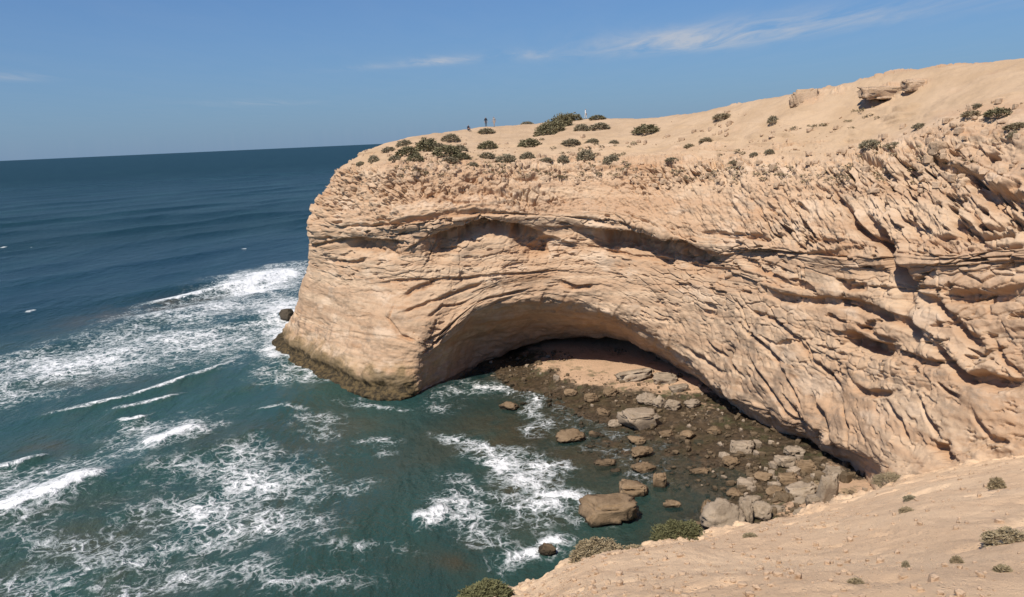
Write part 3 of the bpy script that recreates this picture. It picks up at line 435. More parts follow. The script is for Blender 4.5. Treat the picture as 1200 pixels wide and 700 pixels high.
# ---------------------------------------------------------------- sea
ang = np.radians(np.concatenate([np.linspace(-115, -42, 60)[:-1], np.linspace(-42, 32, 760), np.linspace(32, 75, 30)[1:]]))
rad = np.concatenate([np.geomspace(18, 44, 60)[:-1], np.geomspace(44, 420, 560), np.geomspace(420, 1600, 150)[1:], np.geomspace(1600, 45000, 50)[1:]])
wa, wr = np.meshgrid(ang, rad, indexing='ij'); wx = wr * np.sin(wa); wy = wr * np.cos(wa)
FOAM_BLOBS = [(-61.459, 192.564, 0.084, 0.025, 0.054, -0.068, 1.0), (-59.937, 177.519, 0.083, 0.026, 0.075, -0.103, 0.9), (-60.632, 157.226, 0.051, 0.018, 0.042, -0.064, 0.62), (-46.165, 150.289, 0.146, 0.042, -0.009, -0.045, 0.8), (-60.874, 132.677, 0.051, 0.022, 0.023, -0.087, 0.6), (-68.152, 117.925, 0.057, 0.03, 0.031, -0.091, 0.72), (-51.61, 128.165, 0.085, 0.032, 0.019, -0.075, 0.62), (-71.384, 103.746, 0.139, 0.088, 0.033, -0.155, 0.5), (-39.262, 126.05, 0.314, 0.089, -0.143, -0.106, 0.9), (-31.291, 109.131, 0.304, 0.078, -0.479, -0.372, 0.75), (-33.591, 106.138, 0.204, 0.058, -0.03, -0.205, 0.4), (-75.496, 112.286, 0.129, 0.08, -0.034, -0.234, 0.6), (-39.246, 83.093, 0.243, 0.102, 0.2, -0.255, 0.95), (-42.942, 85.886, 0.198, 0.089, 0.178, -0.212, 0.6), (-45.049, 76.449, 0.11, 0.058, 0.238, -0.31, 0.4), (-45.674, 68.298, 0.169, 0.1, 0.256, -0.183, 1.05), (-49.797, 73.804, 0.142, 0.085, 0.208, -0.206, 0.55), (-27.124, 71.48, 0.131, 0.043, -0.016, -0.158, 0.6), (-21.08, 62.21, 0.222, 0.063, -0.02, -0.216, 0.58), (-27.292, 62.776, 0.12, 0.045, -0.019, -0.214, 0.5), (-35.985, 59.16, 0.116, 0.061, -0.021, -0.241, 0.38), (-28.558, 52.353, 0.104, 0.048, -0.031, -0.406, 0.5), (-19.991, 51.691, 0.131, 0.042, -0.039, -0.502, 0.42), (-37.385, 55.385, 0.211, 0.122, -0.033, -0.409, 0.42), (-15.844, 70.324, 0.298, 0.056, -0.038, -0.369, 0.3), (-16.238, 77.326, 0.547, 0.096, -0.081, -0.724, 0.6), (-13.15, 55.902, 0.245, 0.046, -0.047, -0.557, 0.35), (-22.531, 84.792, 0.251, 0.058, -0.045, -0.369, 0.3), (-6.138, 76.654, 0.275, 0.015, -0.269, -0.448, 0.72), (-2.467, 73.376, 0.302, 0.004, -0.281, -0.394, 0.8), (1.316, 69.522, 0.241, -0.009, -0.23, -0.279, 0.78), (4.551, 65.514, 0.374, -0.031, -0.337, -0.415, 1.0), (2.228, 63.206, 0.329, -0.017, -0.036, -0.382, 0.75), (-0.798, 65.173, 0.256, -0.002, -0.035, -0.363, 0.6), (0.319, 55.029, 0.438, -0.013, 0.049, -0.465, 1.02), (2.261, 57.232, 0.599, -0.035, -0.064, -0.732, 0.95), (-5.35, 62.633, 0.39, 0.022, -0.042, -0.449, 0.6), (-7.292, 60.654, 0.682, 0.059, 0.697, -1.266, 0.8), (-3.383, 59.856, 0.46, 0.013, -0.051, -0.567, 0.6), (-3.969, 66.355, 0.314, 0.011, -0.056, -0.565, 0.5), (-2.768, 97.14, 0.246, 0.003, -0.182, -0.401, 0.6), (1.649, 93.75, 0.351, -0.011, -0.315, -0.288, 0.66), (3.415, 85.76, 0.496, -0.026, -0.399, -0.198, 0.62), (1.764, 81.86, 0.471, -0.017, -0.058, -0.477, 0.55), (-5.457, 93.713, 0.305, 0.012, -0.068, -0.5, 0.5), (-8.601, 91.85, 0.466, 0.034, -0.083, -0.626, 0.4), (-16.516, 90.996, 0.188, 0.029, -0.104, -0.804, 0.45)]
MURK_BLOBS = [(-73.56, 158.224, 0.05, 0.022, 0.086, -0.073, 0.8), (-83.047, 152.224, 0.082, 0.042, 0.1, -0.081, 0.7), (-63.05, 108.392, 0.089, 0.047, -0.029, -0.205, 0.45), (-54.016, 80.829, 0.175, 0.105, 0.102, -0.184, 0.6), (-4.356, 77.614, 0.136, 0.005, -0.019, -0.169, 0.75), (-0.644, 82.15, 0.129, -0.001, -0.015, -0.126, 0.8), (2.504, 68.443, 0.175, -0.009, -0.011, -0.104, 0.75), (-4.863, 53.967, 0.252, 0.014, -0.034, -0.41, 0.7), (-2.276, 58.322, 0.353, 0.004, -0.039, -0.445, 0.6), (-29.116, 80.435, 0.088, 0.028, -0.019, -0.171, 0.35), (-36.757, 60.634, 0.097, 0.051, -0.012, -0.137, 0.5), (-33.253, 52.716, 0.103, 0.055, -0.023, -0.295, 0.6), (-23.913, 64.046, 0.13, 0.041, -0.014, -0.154, 0.4), (-17.443, 84.177, 0.126, 0.022, -0.022, -0.185, 0.35), (7.813, 71.843, 0.146, -0.017, -0.013, -0.119, 0.6)]
CRESTS = [([(-48.67, 61.97), (-47.16, 64.27), (-44.7, 66.65), (-42.7, 70.37), (-41.54, 73.77)], 1.5, 1.15, 0.9), ([(-42.19, 79.99), (-39.65, 80.66), (-38.22, 82.97), (-36.72, 85.96)], 1.2, 1.1, 0.7), ([(-55.44, 74.38), (-53.2, 76.45), (-51.06, 79.33)], 0.5, 0.85, 0.5), ([(-60.94, 92.35), (-56.15, 95.49), (-51.22, 99.21), (-44.64, 109.43), (-41.8, 116.17)], 0.7, 0.62, 0.5), ([(-52.89, 93.49), (-49.89, 94.05), (-46.75, 96.9), (-44.35, 99.33)], 0.6, 0.62, 0.4), ([(-49.49, 88.89), (-47.02, 89.16), (-45.8, 91.07)], 0.6, 0.8, 0.4), ([(-81.52, 159.85), (-75.22, 166.34), (-67.87, 177.27), (-59.1, 195.69), (-52.42, 204.53)], 2.2, 0.8, 0.9), ([(-68.55, 176.4), (-63.25, 181.49), (-58.74, 190.68)], 2.0, 1.1, 0.5), ([(-37.8, 111.87), (-32.49, 108.88), (-27.23, 105.21)], 0.6, 0.5, 0.2), ([(-32.24, 90.26), (-29.22, 90.79), (-25.08, 89.06)], 0.3, 0.45, 0.2), ([(-9.57, 60.12), (-7.81, 60.7), (-6.09, 62.39)], 0.5, 0.8, 0.35)]
def blobs(lst):
    out = np.zeros_like(wx)
    for cx, cy, a, b, c, d, amp in lst:            # a 2x2 matrix takes offsets to the unit circle
        dx, dy = wxw - cx, wyw - cy; q = (a * dx + b * dy) ** 2 + (c * dx + d * dy) ** 2
        out = np.maximum(out, amp * np.exp(-np.minimum(q, 30) ** .9))
    return out
wxw = wx + 4.5 * fbm(wx / 9, wy / 9, .7, 3, 120) * sstep(40, 80, wr); wyw = wy + 6.5 * fbm(wx / 9, wy / 9, 4.7, 3, 121)
foam = blobs(FOAM_BLOBS); murk = blobs(MURK_BLOBS)
pd = np.array([.80, -.60])                          # the way the swell travels
ph = wx * pd[0] + wy * pd[1]; along = -wx * pd[1] + wy * pd[0]
near = 1 - sstep(250, 900, wr)
wz = np.zeros_like(wx)
for lam, amp, rot, seed in ((52, .75, -6, 6), (26, .42, 0, 1), (15, .26, 9, 2), (9.5, .18, -14, 3), (5.5, .10, 20, 4), (3.4, .055, -28, 5)):
    r = math.radians(rot); p_ = ph * math.cos(r) + along * math.sin(r)
    s_ = np.sin(p_ * 2 * math.pi / lam + 2.4 * noise3(wx / 40, wy / 40, .5, 100 + seed))
    env = .35 + .9 * np.clip(noise3(wx / (lam * 2.2), wy / (lam * 2.2), 2.1, 110 + seed) + .35, 0, 1.3)
    keep = 1 - sstep(lam * 12, lam * 30, wr)
    wz += amp * env * (1.3 * np.exp(1.1 * (s_ - 1)) - .45) * keep
calm = np.clip(1 - np.exp(-((wx - 8) ** 2 + (wy - 78) ** 2) / 22 ** 2) * .9, .08, 1)
wz *= calm
crest_n = fbm(wx / 3, wy / 3, .9, 3, 140)
for pts, wdt, amp, rise in CRESTS:
    mg = wdt * 4 + 5; xs = [p[0] for p in pts]; ys = [p[1] for p in pts]
    idx = np.nonzero((wx > min(xs) - mg) & (wx < max(xs) + mg) & (wy > min(ys) - mg) & (wy < max(ys) + mg))
    ax_, ay_ = wx[idx], wy[idx]; dmin = np.full_like(ax_, 1e3); tmn = np.zeros_like(ax_); sg = np.zeros_like(ax_); tot = len(pts) - 1
    for k in range(tot):
        ax, ay = pts[k]; bx, by = pts[k + 1]; ex, ey = bx - ax, by - ay
        t = np.clip(((ax_ - ax) * ex + (ay_ - ay) * ey) / (ex * ex + ey * ey), 0, 1); qx, qy = ax_ - ax - t * ex, ay_ - ay - t * ey; dd = np.hypot(qx, qy)
        m_ = dd < dmin; dmin[m_] = dd[m_]; tmn[m_] = ((k + t) / tot)[m_]; sg[m_] = (qx * pd[0] + qy * pd[1])[m_]
    wob = sg + .9 * wdt * crest_n[idx]; env = np.minimum(1, np.minimum(tmn, 1 - tmn) * 4 + .2); side = np.maximum(dmin - np.abs(sg), 0) ** 2
    front = np.where(wob > 0, np.exp(-(wob / (wdt * .45)) ** 2), np.exp(-(wob / (wdt * 1.6)) ** 2)) * np.exp(-side)
    foam[idx] = np.maximum(foam[idx], amp * env * front)
    wz[idx] += rise * env * np.exp(-((sg + .3) / (wdt * 1.3 + .6)) ** 2) * np.exp(-side / 4)
inb = (wx > -44) & (wx < 47) & (wy > 41) & (wy < 127)
depth = np.full_like(wx, 8.); depth[inb] = -shore_z(wx[inb], wy[inb])
clear = np.clip(.80 * np.exp(-np.maximum(depth, 0) / 1.3), 0, .85)
edge = sstep(.5, .05, np.abs(depth - .1)) * np.exp(-((wx - 2) ** 2 + (wy - 80) ** 2) / 26 ** 2)
foam = np.maximum(foam, edge * .22)
caps = noise3(ph / 3.5, along / 7, 3.3, 150) + .6 * noise3(wx / 70, wy / 70, 3.3, 151)
foam = np.maximum(foam, 1.0 * sstep(1.05, 1.15, caps) * sstep(120, 200, wr) * near)
teal = (1 - sstep(95, 190, -ph * .9 + 0 * wx)) * (1 - sstep(130, 260, wr)) 
far = sstep(80, 1500, wr)
sea = mesh_from('sea', np.stack([wx, wy, wz], -1), grid_faces(*wx.shape), M_WATER, True, {'foam': foam, 'teal': teal, 'murk': murk, 'clear': clear, 'far': far}, kind='structure')

# ---------------------------------------------------------------- materials of the objects
def boulder_material(name, c0, c1, wetc, wet1=.42, wet0=.12):
    m = Mat(name); rnd = m.n('ShaderNodeObjectInfo').outputs['Random']
    n1 = m.noise(.9, 5, .6); n2 = m.noise(5, 5, .7)
    c = m.mix(m.ramp(n1, .35, .65), c0, c1)
    c = m.mix(m.math('MULTIPLY', rnd, .45), c, tuple(v * .62 for v in c0))
    c = m.mix(m.math('MULTIPLY', m.ramp(n2, .52, .7), .55), c, tuple(v * .5 for v in c0))
    sp = m.n('ShaderNodeSeparateXYZ'); m.l(m.pos, sp.inputs[0])
    wz_ = m.math('ADD', sp.outputs['Z'], m.math('MULTIPLY', m.math('SUBTRACT', n1, .5), .6))
    c = m.mix(m.ramp(wz_, wet1, wet0), c, wetc)
    m.bump(m.math('ADD', n1, m.math('MULTIPLY', n2, .7)), .8, .16)
    return m.done(c, .85, .25)
M_PALE = boulder_material('pale_boulder', (.30, .232, .165), (.41, .32, .232), (.09, .07, .045))
M_BROWN = boulder_material('weedy_boulder', (.20, .135, .078), (.29, .20, .12), (.04, .03, .018), .5, .12)
M_ROCKLOOSE = boulder_material('outcrop_rock', (.47, .33, .215), (.54, .385, .26), (.3, .2, .1))
M_RUBBLE = boulder_material('weedy_rubble', (.11, .078, .046), (.17, .12, .072), (.035, .028, .017), .5, .12)
M_WET = boulder_material('wet_boulder', (.06, .05, .035), (.09, .07, .05), (.03, .025, .018))
def leaf_material(name, a, b, c2):
    m = Mat(name); t = m.attr('tone'); rnd = m.n('ShaderNodeObjectInfo').outputs['Random']
    c = m.mix(t, a, b); c = m.mix(m.math('MULTIPLY', rnd, .4), c, c2)
    return m.done(c, .8, .2)
M_LEAF = [leaf_material('grey_green_leaves', (.19, .16, .10), (.34, .29, .19), (.26, .21, .14)),
          leaf_material('dark_leaves', (.125, .11, .058), (.25, .22, .125), (.19, .165, .095)),
          leaf_material('dry_leaves', (.22, .165, .10), (.38, .30, .185), (.22, .19, .11))]
M_LEAF.append(leaf_material('green_leaves', (.065, .075, .028), (.17, .17, .075), (.15, .13, .07)))
def plain(name, col, rough=.8): return Mat(name).done(col, rough, .2)
M_STEM = plain('stem_bark', (.13, .095, .065))

# ---------------------------------------------------------------- boulders
def ico(sub):
    bm = bmesh.new(); bmesh.ops.create_icosphere(bm, subdivisions=sub, radius=1.0); bm.verts.ensure_lookup_table()
    v = np.array([q.co[:] for q in bm.verts]); f = np.array([[l.index for l in p.verts] for p in bm.faces]); bm.free(); return v, f
ICO4, ICO1 = ico(4), ico(1)
def stone(rng, w, d, h, kind, geo=ICO4):
    v, f = geo; v = v.copy(); big = len(v) > 100
    if kind != 'round': v = np.sign(v) * np.abs(v) ** (.38 if kind == 'block' else .5)
    for k in range(dict(round=9, slab=6, block=6)[kind]):         # broken faces
        nn = rng.normal(size=3); nn[2] *= .5 if kind == 'slab' else 1; nn /= np.linalg.norm(nn)
        off = rng.uniform(.58, .85) if kind == 'round' else rng.uniform(.8, 1.15)
        t = v @ nn - off; v -= np.maximum(t, 0)[:, None] * nn * .985
    if kind == 'slab': v[:, 2] = np.clip(v[:, 2], -.8, .72 + .12 * v[:, 0])
    s = rng.uniform(0, 50); x, y, z = v[:, 0] + s, v[:, 1], v[:, 2]
    r = 1 + .20 * fbm(x * 1.2, y * 1.2, z * 1.2, 2, 7) + .10 * fbm(x * 4, y * 4, z * 4, 3, 8)
    if big: r = r + .10 * fbm(x * 9, y * 9, z * 9, 3, 9) - .22 * sstep(.08, .26, fbm(x * 2.6, y * 2.6, z * 5, 3, 10)) - .10 * sstep(.1, .25, fbm(x * 7, y * 7, z * 9, 2, 11))
    v = v * r[:, None]; v = v / (v.max(0) - v.min(0))
    v[:, 2] -= v[:, 2].min()
    return v * np.array([w, d, h * 1.25]) - np.array([0, 0, h * .25]), f
def put_stone(name, rng, loc, w, d, h, kind, mat, rz=0., tilt=0.):
    v, f = stone(rng, w, d, h, kind)
    o = mesh_from(name, v, f, mat, True); o.location = loc; o.rotation_euler = (tilt, tilt * .5, rz); return o
BOULDERS = [(7.32, 60.27, -0.2, 5.04, 3.78, 1.76, 'block', 'brown', 'largest brown boulder, pitted and flat-topped, standing in foaming water'), (10.27, 64.43, 0, 2.83, 2.12, 1.2, 'block', 'brown', 'rough brown boulder directly behind the largest brown boulder'), (11.84, 68.98, 0, 2.57, 1.92, 0.9, 'round', 'brown', 'smooth oval brown boulder, third up the row from the largest brown boulder'), (12.35, 72.37, 0, 2.49, 1.87, 0.94, 'round', 'brown', 'squat brown boulder, fourth up the row from the largest brown boulder'), (12.43, 75.88, 0.1, 2.03, 1.53, 0.83, 'round', 'brown', 'brown boulder heading the row, at the foot of the long leaning boulder'), (12.83, 65.62, 0, 1.32, 0.99, 1.56, 'block', 'brown', 'narrow upright brown stone right of the row of brown boulders'), (13.15, 61.62, -0.3, 1.57, 1.18, 0.7, 'round', 'brown', 'small light brown boulder alone in the pool right of the largest brown boulder'), (8.46, 70.87, -0.1, 2.26, 1.58, 0.51, 'slab', 'brown', 'low flat brown rock awash, left of the smooth oval boulder'), (5.64, 77.55, -0.1, 3.36, 2.52, 1.18, 'round', 'brown', 'wide light brown rock at the edge of the surf'), (13.37, 80.38, 0.2, 4.47, 3.35, 1.73, 'block', 'pale', 'long pale boulder leaning towards the cave, behind the row of brown boulders'), (10.87, 80.81, 0.2, 1.75, 1.31, 0.87, 'round', 'pale', 'small light grey stone against the left end of the long leaning boulder'), (16.07, 56.6, 0.3, 3.56, 2.67, 2.29, 'round', 'pale', 'largest pale domed boulder at the rim of the near sand slope'), (18.1, 56.95, 0.5, 1.2, 0.9, 2.1, 'block', 'pale', 'narrow upright grey stone just right of the pale domed boulder'), (19.52, 57.47, 0.6, 1.75, 1.31, 1.46, 'round', 'pale', 'rounded light grey boulder, second stone right of the pale domed boulder'), (19.78, 60.52, 0.5, 1.74, 1.3, 0.66, 'round', 'pale', 'light brown stone behind the narrow upright grey stone'), (23.97, 60.8, 0.9, 2.65, 1.86, 0.94, 'slab', 'pale', 'pale tilted slab with a dark gap beneath, in the right rock pile'), (25.11, 58.41, 1.0, 1.81, 1.27, 2.86, 'slab', 'pale', 'tall pale slab standing right of the tilted slab near the cliff foot'), (22.71, 56.56, 1.0, 2.05, 1.54, 0.86, 'round', 'pale', 'rounded grey boulder at the sand edge below the tilted slab'), (25.13, 67.48, 0.6, 2.09, 1.57, 0.91, 'block', 'pale', 'flat-topped pale block at the back of the right rock pile'), (26.79, 70.01, 0.6, 2.08, 1.45, 0.52, 'slab', 'pale', 'thin pale slab behind the flat-topped pale block'), (24.07, 58.27, 1.0, 1.48, 1.11, 0.89, 'block', 'pale', 'pale stone wedged between the tilted slab and the tall slab'), (22.01, 61.27, 0.6, 1.69, 1.26, 0.88, 'round', 'brown', 'brownish stone just left of the tilted slab'), (21.11, 58.47, 0.7, 1.47, 1.03, 0.48, 'slab', 'pale', 'low flat stone left of the rounded grey boulder at the sand edge'), (15.79, 60.04, 0.1, 1.55, 1.16, 1.12, 'round', 'brown', 'brown stone behind the left shoulder of the pale domed boulder'), (22.36, 71.9, 0.4, 2.54, 1.78, 0.92, 'slab', 'pale', 'pale slab lying alone below the dark overhang'), (20.46, 69.16, 0.3, 2.01, 1.51, 0.75, 'round', 'brown', 'brown rounded stone just below the lone pale slab'), (28.14, 64.12, 1.0, 2.04, 1.53, 0.79, 'block', 'pale', 'pale block against the cliff foot behind the tall slab'), (26.18, 65.6, 0.8, 1.8, 1.35, 0.96, 'block', 'brown', 'brownish block right of the flat-topped pale block'), (20.83, 76.75, 0.5, 1.71, 1.28, 0.64, 'round', 'brown', 'small brown stone left of and above the lone pale slab'), (17.83, 76.33, 0.3, 1.97, 1.48, 0.69, 'round', 'brown', 'brown stone halfway between the long leaning boulder and the lone pale slab'), (15.79, 76.96, 0.3, 1.6, 1.12, 0.57, 'slab', 'brown', 'flat brown stone just right of the long leaning boulder'), (18.1, 84.32, 0.7, 2.04, 1.53, 1.21, 'round', 'pale', 'third from the left of four pale rounded stones below the cave sand'), (16.71, 85.29, 0.7, 1.85, 1.39, 1.37, 'round', 'pale', 'second from the left of four pale rounded stones below the cave sand'), (15.31, 86.36, 0.7, 2.38, 1.78, 1.28, 'round', 'pale', 'leftmost of four pale rounded stones below the cave sand'), (20.28, 84.33, 0.8, 2.05, 1.54, 0.89, 'round', 'pale', 'rightmost of four pale rounded stones below the cave sand'), (15.23, 94.44, 1.3, 4.69, 3.28, 1.03, 'slab', 'pale', 'long flat grey slab lying on the sand in the cave mouth'), (18.66, 92.4, 1.3, 3.3, 2.31, 0.73, 'slab', 'pale', 'shorter grey slab right of the long slab in the cave mouth'), (19.92, 89.37, 1.2, 2.36, 1.65, 0.6, 'slab', 'pale', 'small slab at the cliff foot, right end of the cave sand'), (9.05, 88.43, 0.4, 1.78, 1.34, 0.98, 'round', 'brown', 'brown rounded stone at the left end of the stones below the cave sand'), (11.42, 89.84, 0.6, 2.02, 1.52, 0.85, 'round', 'brown', 'brown stone between the cave sand and the leftmost pale rounded stone'), (6.72, 91.49, 0.4, 1.83, 1.37, 0.79, 'round', 'brown', 'small brown stone at the weedy left edge of the cave sand'), (8.3, 78.34, 0.0, 1.51, 1.13, 0.57, 'round', 'brown', 'small brown stone between the surf-edge rock and the row of boulders'), (9.86, 84.16, 0.2, 1.81, 1.27, 0.61, 'slab', 'brown', 'flat brown stone left of the small light grey stone'), (1.88, 55.25, 0.1, 1.56, 1.17, 0.55, 'round', 'brown', 'small brown rock poking out of thick foam near the dry shrub'), (-0.8, 88.35, -0.2, 2.51, 1.88, 0.88, 'round', 'brown', 'low brown rock washed by foam before the cave mouth'), (9.22, 69.07, -0.1, 1.19, 0.84, 0.37, 'slab', 'brown', 'tiny flat rock between the awash rock and the smooth oval boulder'), (17.06, 67.79, 0.2, 1.88, 1.31, 0.49, 'slab', 'brown', 'flat brown stone alone in the middle of the tidal flat'), (22.32, 65.31, 0.5, 1.85, 1.39, 0.73, 'round', 'brown', 'brown stone at the left edge of the right rock pile'), (24.03, 64.0, 0.7, 1.84, 1.38, 0.72, 'block', 'brown', 'brown block between the flat-topped pale block and the tilted slab'), (18.87, 62.89, 0.3, 1.62, 1.22, 0.57, 'round', 'brown', 'small brown stone above the pale domed boulder'), (26.3, 58.06, 1.2, 1.57, 1.18, 0.97, 'round', 'pale', 'pale stone between the tall slab and the cliff foot'), (-43.09, 142.81, -0.3, 2.71, 2.04, 2.45, 'block', 'wet', 'dark wet rock in the surf at the left foot of the headland')]
for i, (x, y, z, w, d, h, kind, tone, lab) in enumerate(BOULDERS):
    rng = np.random.RandomState(300 + i)
    gz = float(shore_z(np.array([x], float), np.array([y], float))[0])
    mat = {'pale': M_PALE, 'brown': M_BROWN, 'wet': M_WET}[tone]
    o = put_stone('boulder', rng, (x, y, (max(gz, z - .25, -.12) if tone != 'wet' else -.4) - .05 * h), w, d, h * 1.05, kind, mat, rng.uniform(-.5, .5) if kind != 'slab' else rng.uniform(-.35, .35), rng.uniform(-.18, .18))
    tag(o, lab, 'boulder', 'boulders in the cove')
def on_cliff(u, v): return P_CLIFF[np.abs(us - u).argmin(), np.abs(vs - v).argmin()]
for i, (u, v, w, h, kind, lab) in enumerate([(11.29, 1.475, 3.67, 1.49, 'block', 'upright jutting rock outcrop on the upper sand slope'), (13.0, 1.625, 6.17, 0.96, 'slab', 'long low rock ledge near the skyline, right of the upright outcrop'), (13.59, 1.6, 3.13, 0.84, 'block', 'small broken rock just right of the long low ledge'), (14.1, 2.984, 2.38, 0.94, 'block', 'brown rock with a shadowed underside in the stony patch near the right edge')]):
    rng = np.random.RandomState(500 + i); p = on_cliff(u, v)
    o = put_stone('rock_outcrop', rng, (p[0], p[1], p[2] - .5 * h), w, w * .55, h * 1.2, kind, M_ROCKLOOSE, .2 * i - .3, (-.25, .1, .15, .1)[i])
    tag(o, lab, 'rock', 'rock outcrops on the upper slope')
# loose rubble of the tidal flat: far too many to count
def rubble(name, pts, sizes, mat, label, cat, seed):
    rng = np.random.RandomState(seed); V, Fc = [], []; base = 0
    protos = [stone(rng, 1, .8, .62, k, ICO1) for k in ('round', 'block', 'slab', 'round', 'block')]
    for p, s in zip(pts, sizes):
        v, f = protos[rng.randint(5)]; a = rng.uniform(0, 6.28); ca, sa = math.cos(a), math.sin(a)
        q = v * s * rng.uniform(.75, 1.25, 3); q = np.stack([q[:, 0] * ca - q[:, 1] * sa, q[:, 0] * sa + q[:, 1] * ca, q[:, 2]], 1) + p
        V.append(q); Fc.append(f + base); base += len(v)
    return tag(mesh_from(name, np.concatenate(V), np.concatenate(Fc), mat, False, kind='stuff'), label, cat)
rng = np.random.RandomState(77)
cx = rng.uniform(-8, 34, 9000); cy = rng.uniform(52, 108, 9000); cz = shore_z(cx, cy)
patchy = fbm(cx / 5, cy / 5, .3, 2, 160)
ok = (cz > -.25) & (cz < 1.15 + .5 * patchy) & (rng.uniform(0, 1, 9000) < .30 + .8 * np.clip(patchy, 0, 1) + .35 * (cy < 68))
pts = np.stack([cx, cy, cz], 1)[ok][:2200]; sz = .14 + .6 * rng.uniform(0, 1, len(pts)) ** 4
half = rng.uniform(0, 1, len(pts)) < .9
px_ = rng.normal(24, 4.5, 120); py_ = rng.normal(65, 4.5, 120); pz_ = shore_z(px_, py_); kp = pz_ > .2
pile = np.stack([px_, py_, pz_], 1)[kp]; pts = np.concatenate([pts, pile]); sz = np.concatenate([sz, .35 + .8 * rng.uniform(0, 1, len(pile)) ** 2]); half = np.concatenate([half, rng.uniform(0, 1, len(pile)) < .5])
rubble('rubble', pts[half], sz[half], M_RUBBLE, 'brown weedy rubble strewn over the tidal flat', 'rubble', 1)
rubble('rubble', pts[~half], sz[~half] * 1.1, M_PALE, 'pale loose rubble strewn over the tidal flat', 'rubble', 2)
# pebbles on the near slope, stones on the headland sand
n_ = 7000; a_ = rng.randint(20, len(SU) - 5, n_); b_ = rng.randint(24, 282, n_)
rubble('pebbles', SP[a_, b_], (.022 + .15 * rng.uniform(0, 1, n_) ** 9), M_ROCKLOOSE, 'small pale pebbles scattered over the near slope', 'pebbles', 3)
n_ = 1900; a_ = rng.randint(60, NU - 40, n_); b_ = rng.randint(np.abs(vs - 1.4).argmin(), np.abs(vs - 3.4).argmin(), n_)
keep = fbm(B[a_, b_, 0] / 9, B[a_, b_, 1] / 9, .2, 2, 170) + .4 * (VV[a_, b_] - 2.4) > .0
rubble('loose_stones', P_CLIFF[a_, b_][keep], (.14 + .7 * rng.uniform(0, 1, n_) ** 4)[keep], M_ROCKLOOSE, 'loose stones on the sand along the brow of the headland', 'stones', 4)

# ---------------------------------------------------------------- shrubs
def leaves(rng, n, size, dome=True, upright=0.):
    u = rng.normal(size=(n, 3)); u /= np.linalg.norm(u, axis=1)[:, None]; u[:, 2] = np.abs(u[:, 2])
    lob = 1 + .30 * fbm(u[:, 0] * 2 + rng.uniform(0, 9), u[:, 1] * 2, u[:, 2] * 2, 2, 5) + .22 * fbm(u[:, 0] * 5, u[:, 1] * 5, u[:, 2] * 5 + rng.uniform(0, 9), 2, 6)
    r = rng.uniform(.45, 1, n) ** .5 * lob
    c = u * r[:, None] * np.array([.5, .5, .85]) ; gap = fbm(c[:, 0] * 5, c[:, 1] * 5, c[:, 2] * 4 + rng.uniform(0, 20), 2, 3) > -.22; c = c[gap]; n = len(c)
    t = rng.normal(size=(n, 3)) + u[gap] * 1.1; t[:, 2] += .35 + upright; t /= np.linalg.norm(t, axis=1)[:, None]
    s = np.cross(t, rng.normal(size=(n, 3))); s /= np.linalg.norm(s, axis=1)[:, None]
    L = size * rng.uniform(.6, 1.4, n)[:, None]
    V = np.stack([c - s * L * .28, c + s * L * .28, c + t * L + s * L * .10, c + t * L - s * L * .10], 1).reshape(-1, 3)
    return V, np.arange(4 * n).reshape(-1, 4), np.repeat(rng.uniform(0, 1, n), 4)
def stems(rng, k, r0):
    V, Fc = [], []; b = 0
    for _ in range(k):
        a = rng.uniform(0, 6.28); e = np.array([math.cos(a) * rng.uniform(.1, .38), math.sin(a) * rng.uniform(.1, .38), rng.uniform(.4, .75)])
        path = [np.array([math.cos(a) * .03, math.sin(a) * .03, -.06]), e * .5 + rng.normal(size=3) * .03, e]
        for j, p in enumerate(path):
            rr = r0 * (1 - .4 * j); V += [p + rr * np.array([math.cos(q), math.sin(q), 0]) for q in (0, 1.57, 3.14, 4.71)]
        for j in range(2):
            for q in range(4): Fc.append([b + j * 4 + q, b + j * 4 + (q + 1) % 4, b + j * 4 + 4 + (q + 1) % 4, b + j * 4 + 4 + q])
        b += 12
    return np.array(V), np.array(Fc)
FAR_PROTO = []
for k in range(6):
    rng = np.random.RandomState(700 + k); V, Fc, t = leaves(rng, 1500, .10)
    FAR_PROTO.append((V, Fc, t))
def far_shrub_mesh(k, tone):
    V, Fc, t = FAR_PROTO[k]; o = mesh_from('shrub', V, Fc, M_LEAF[tone], False, {'tone': t}); me = o.data; bpy.data.objects.remove(o); return me
cache = {}
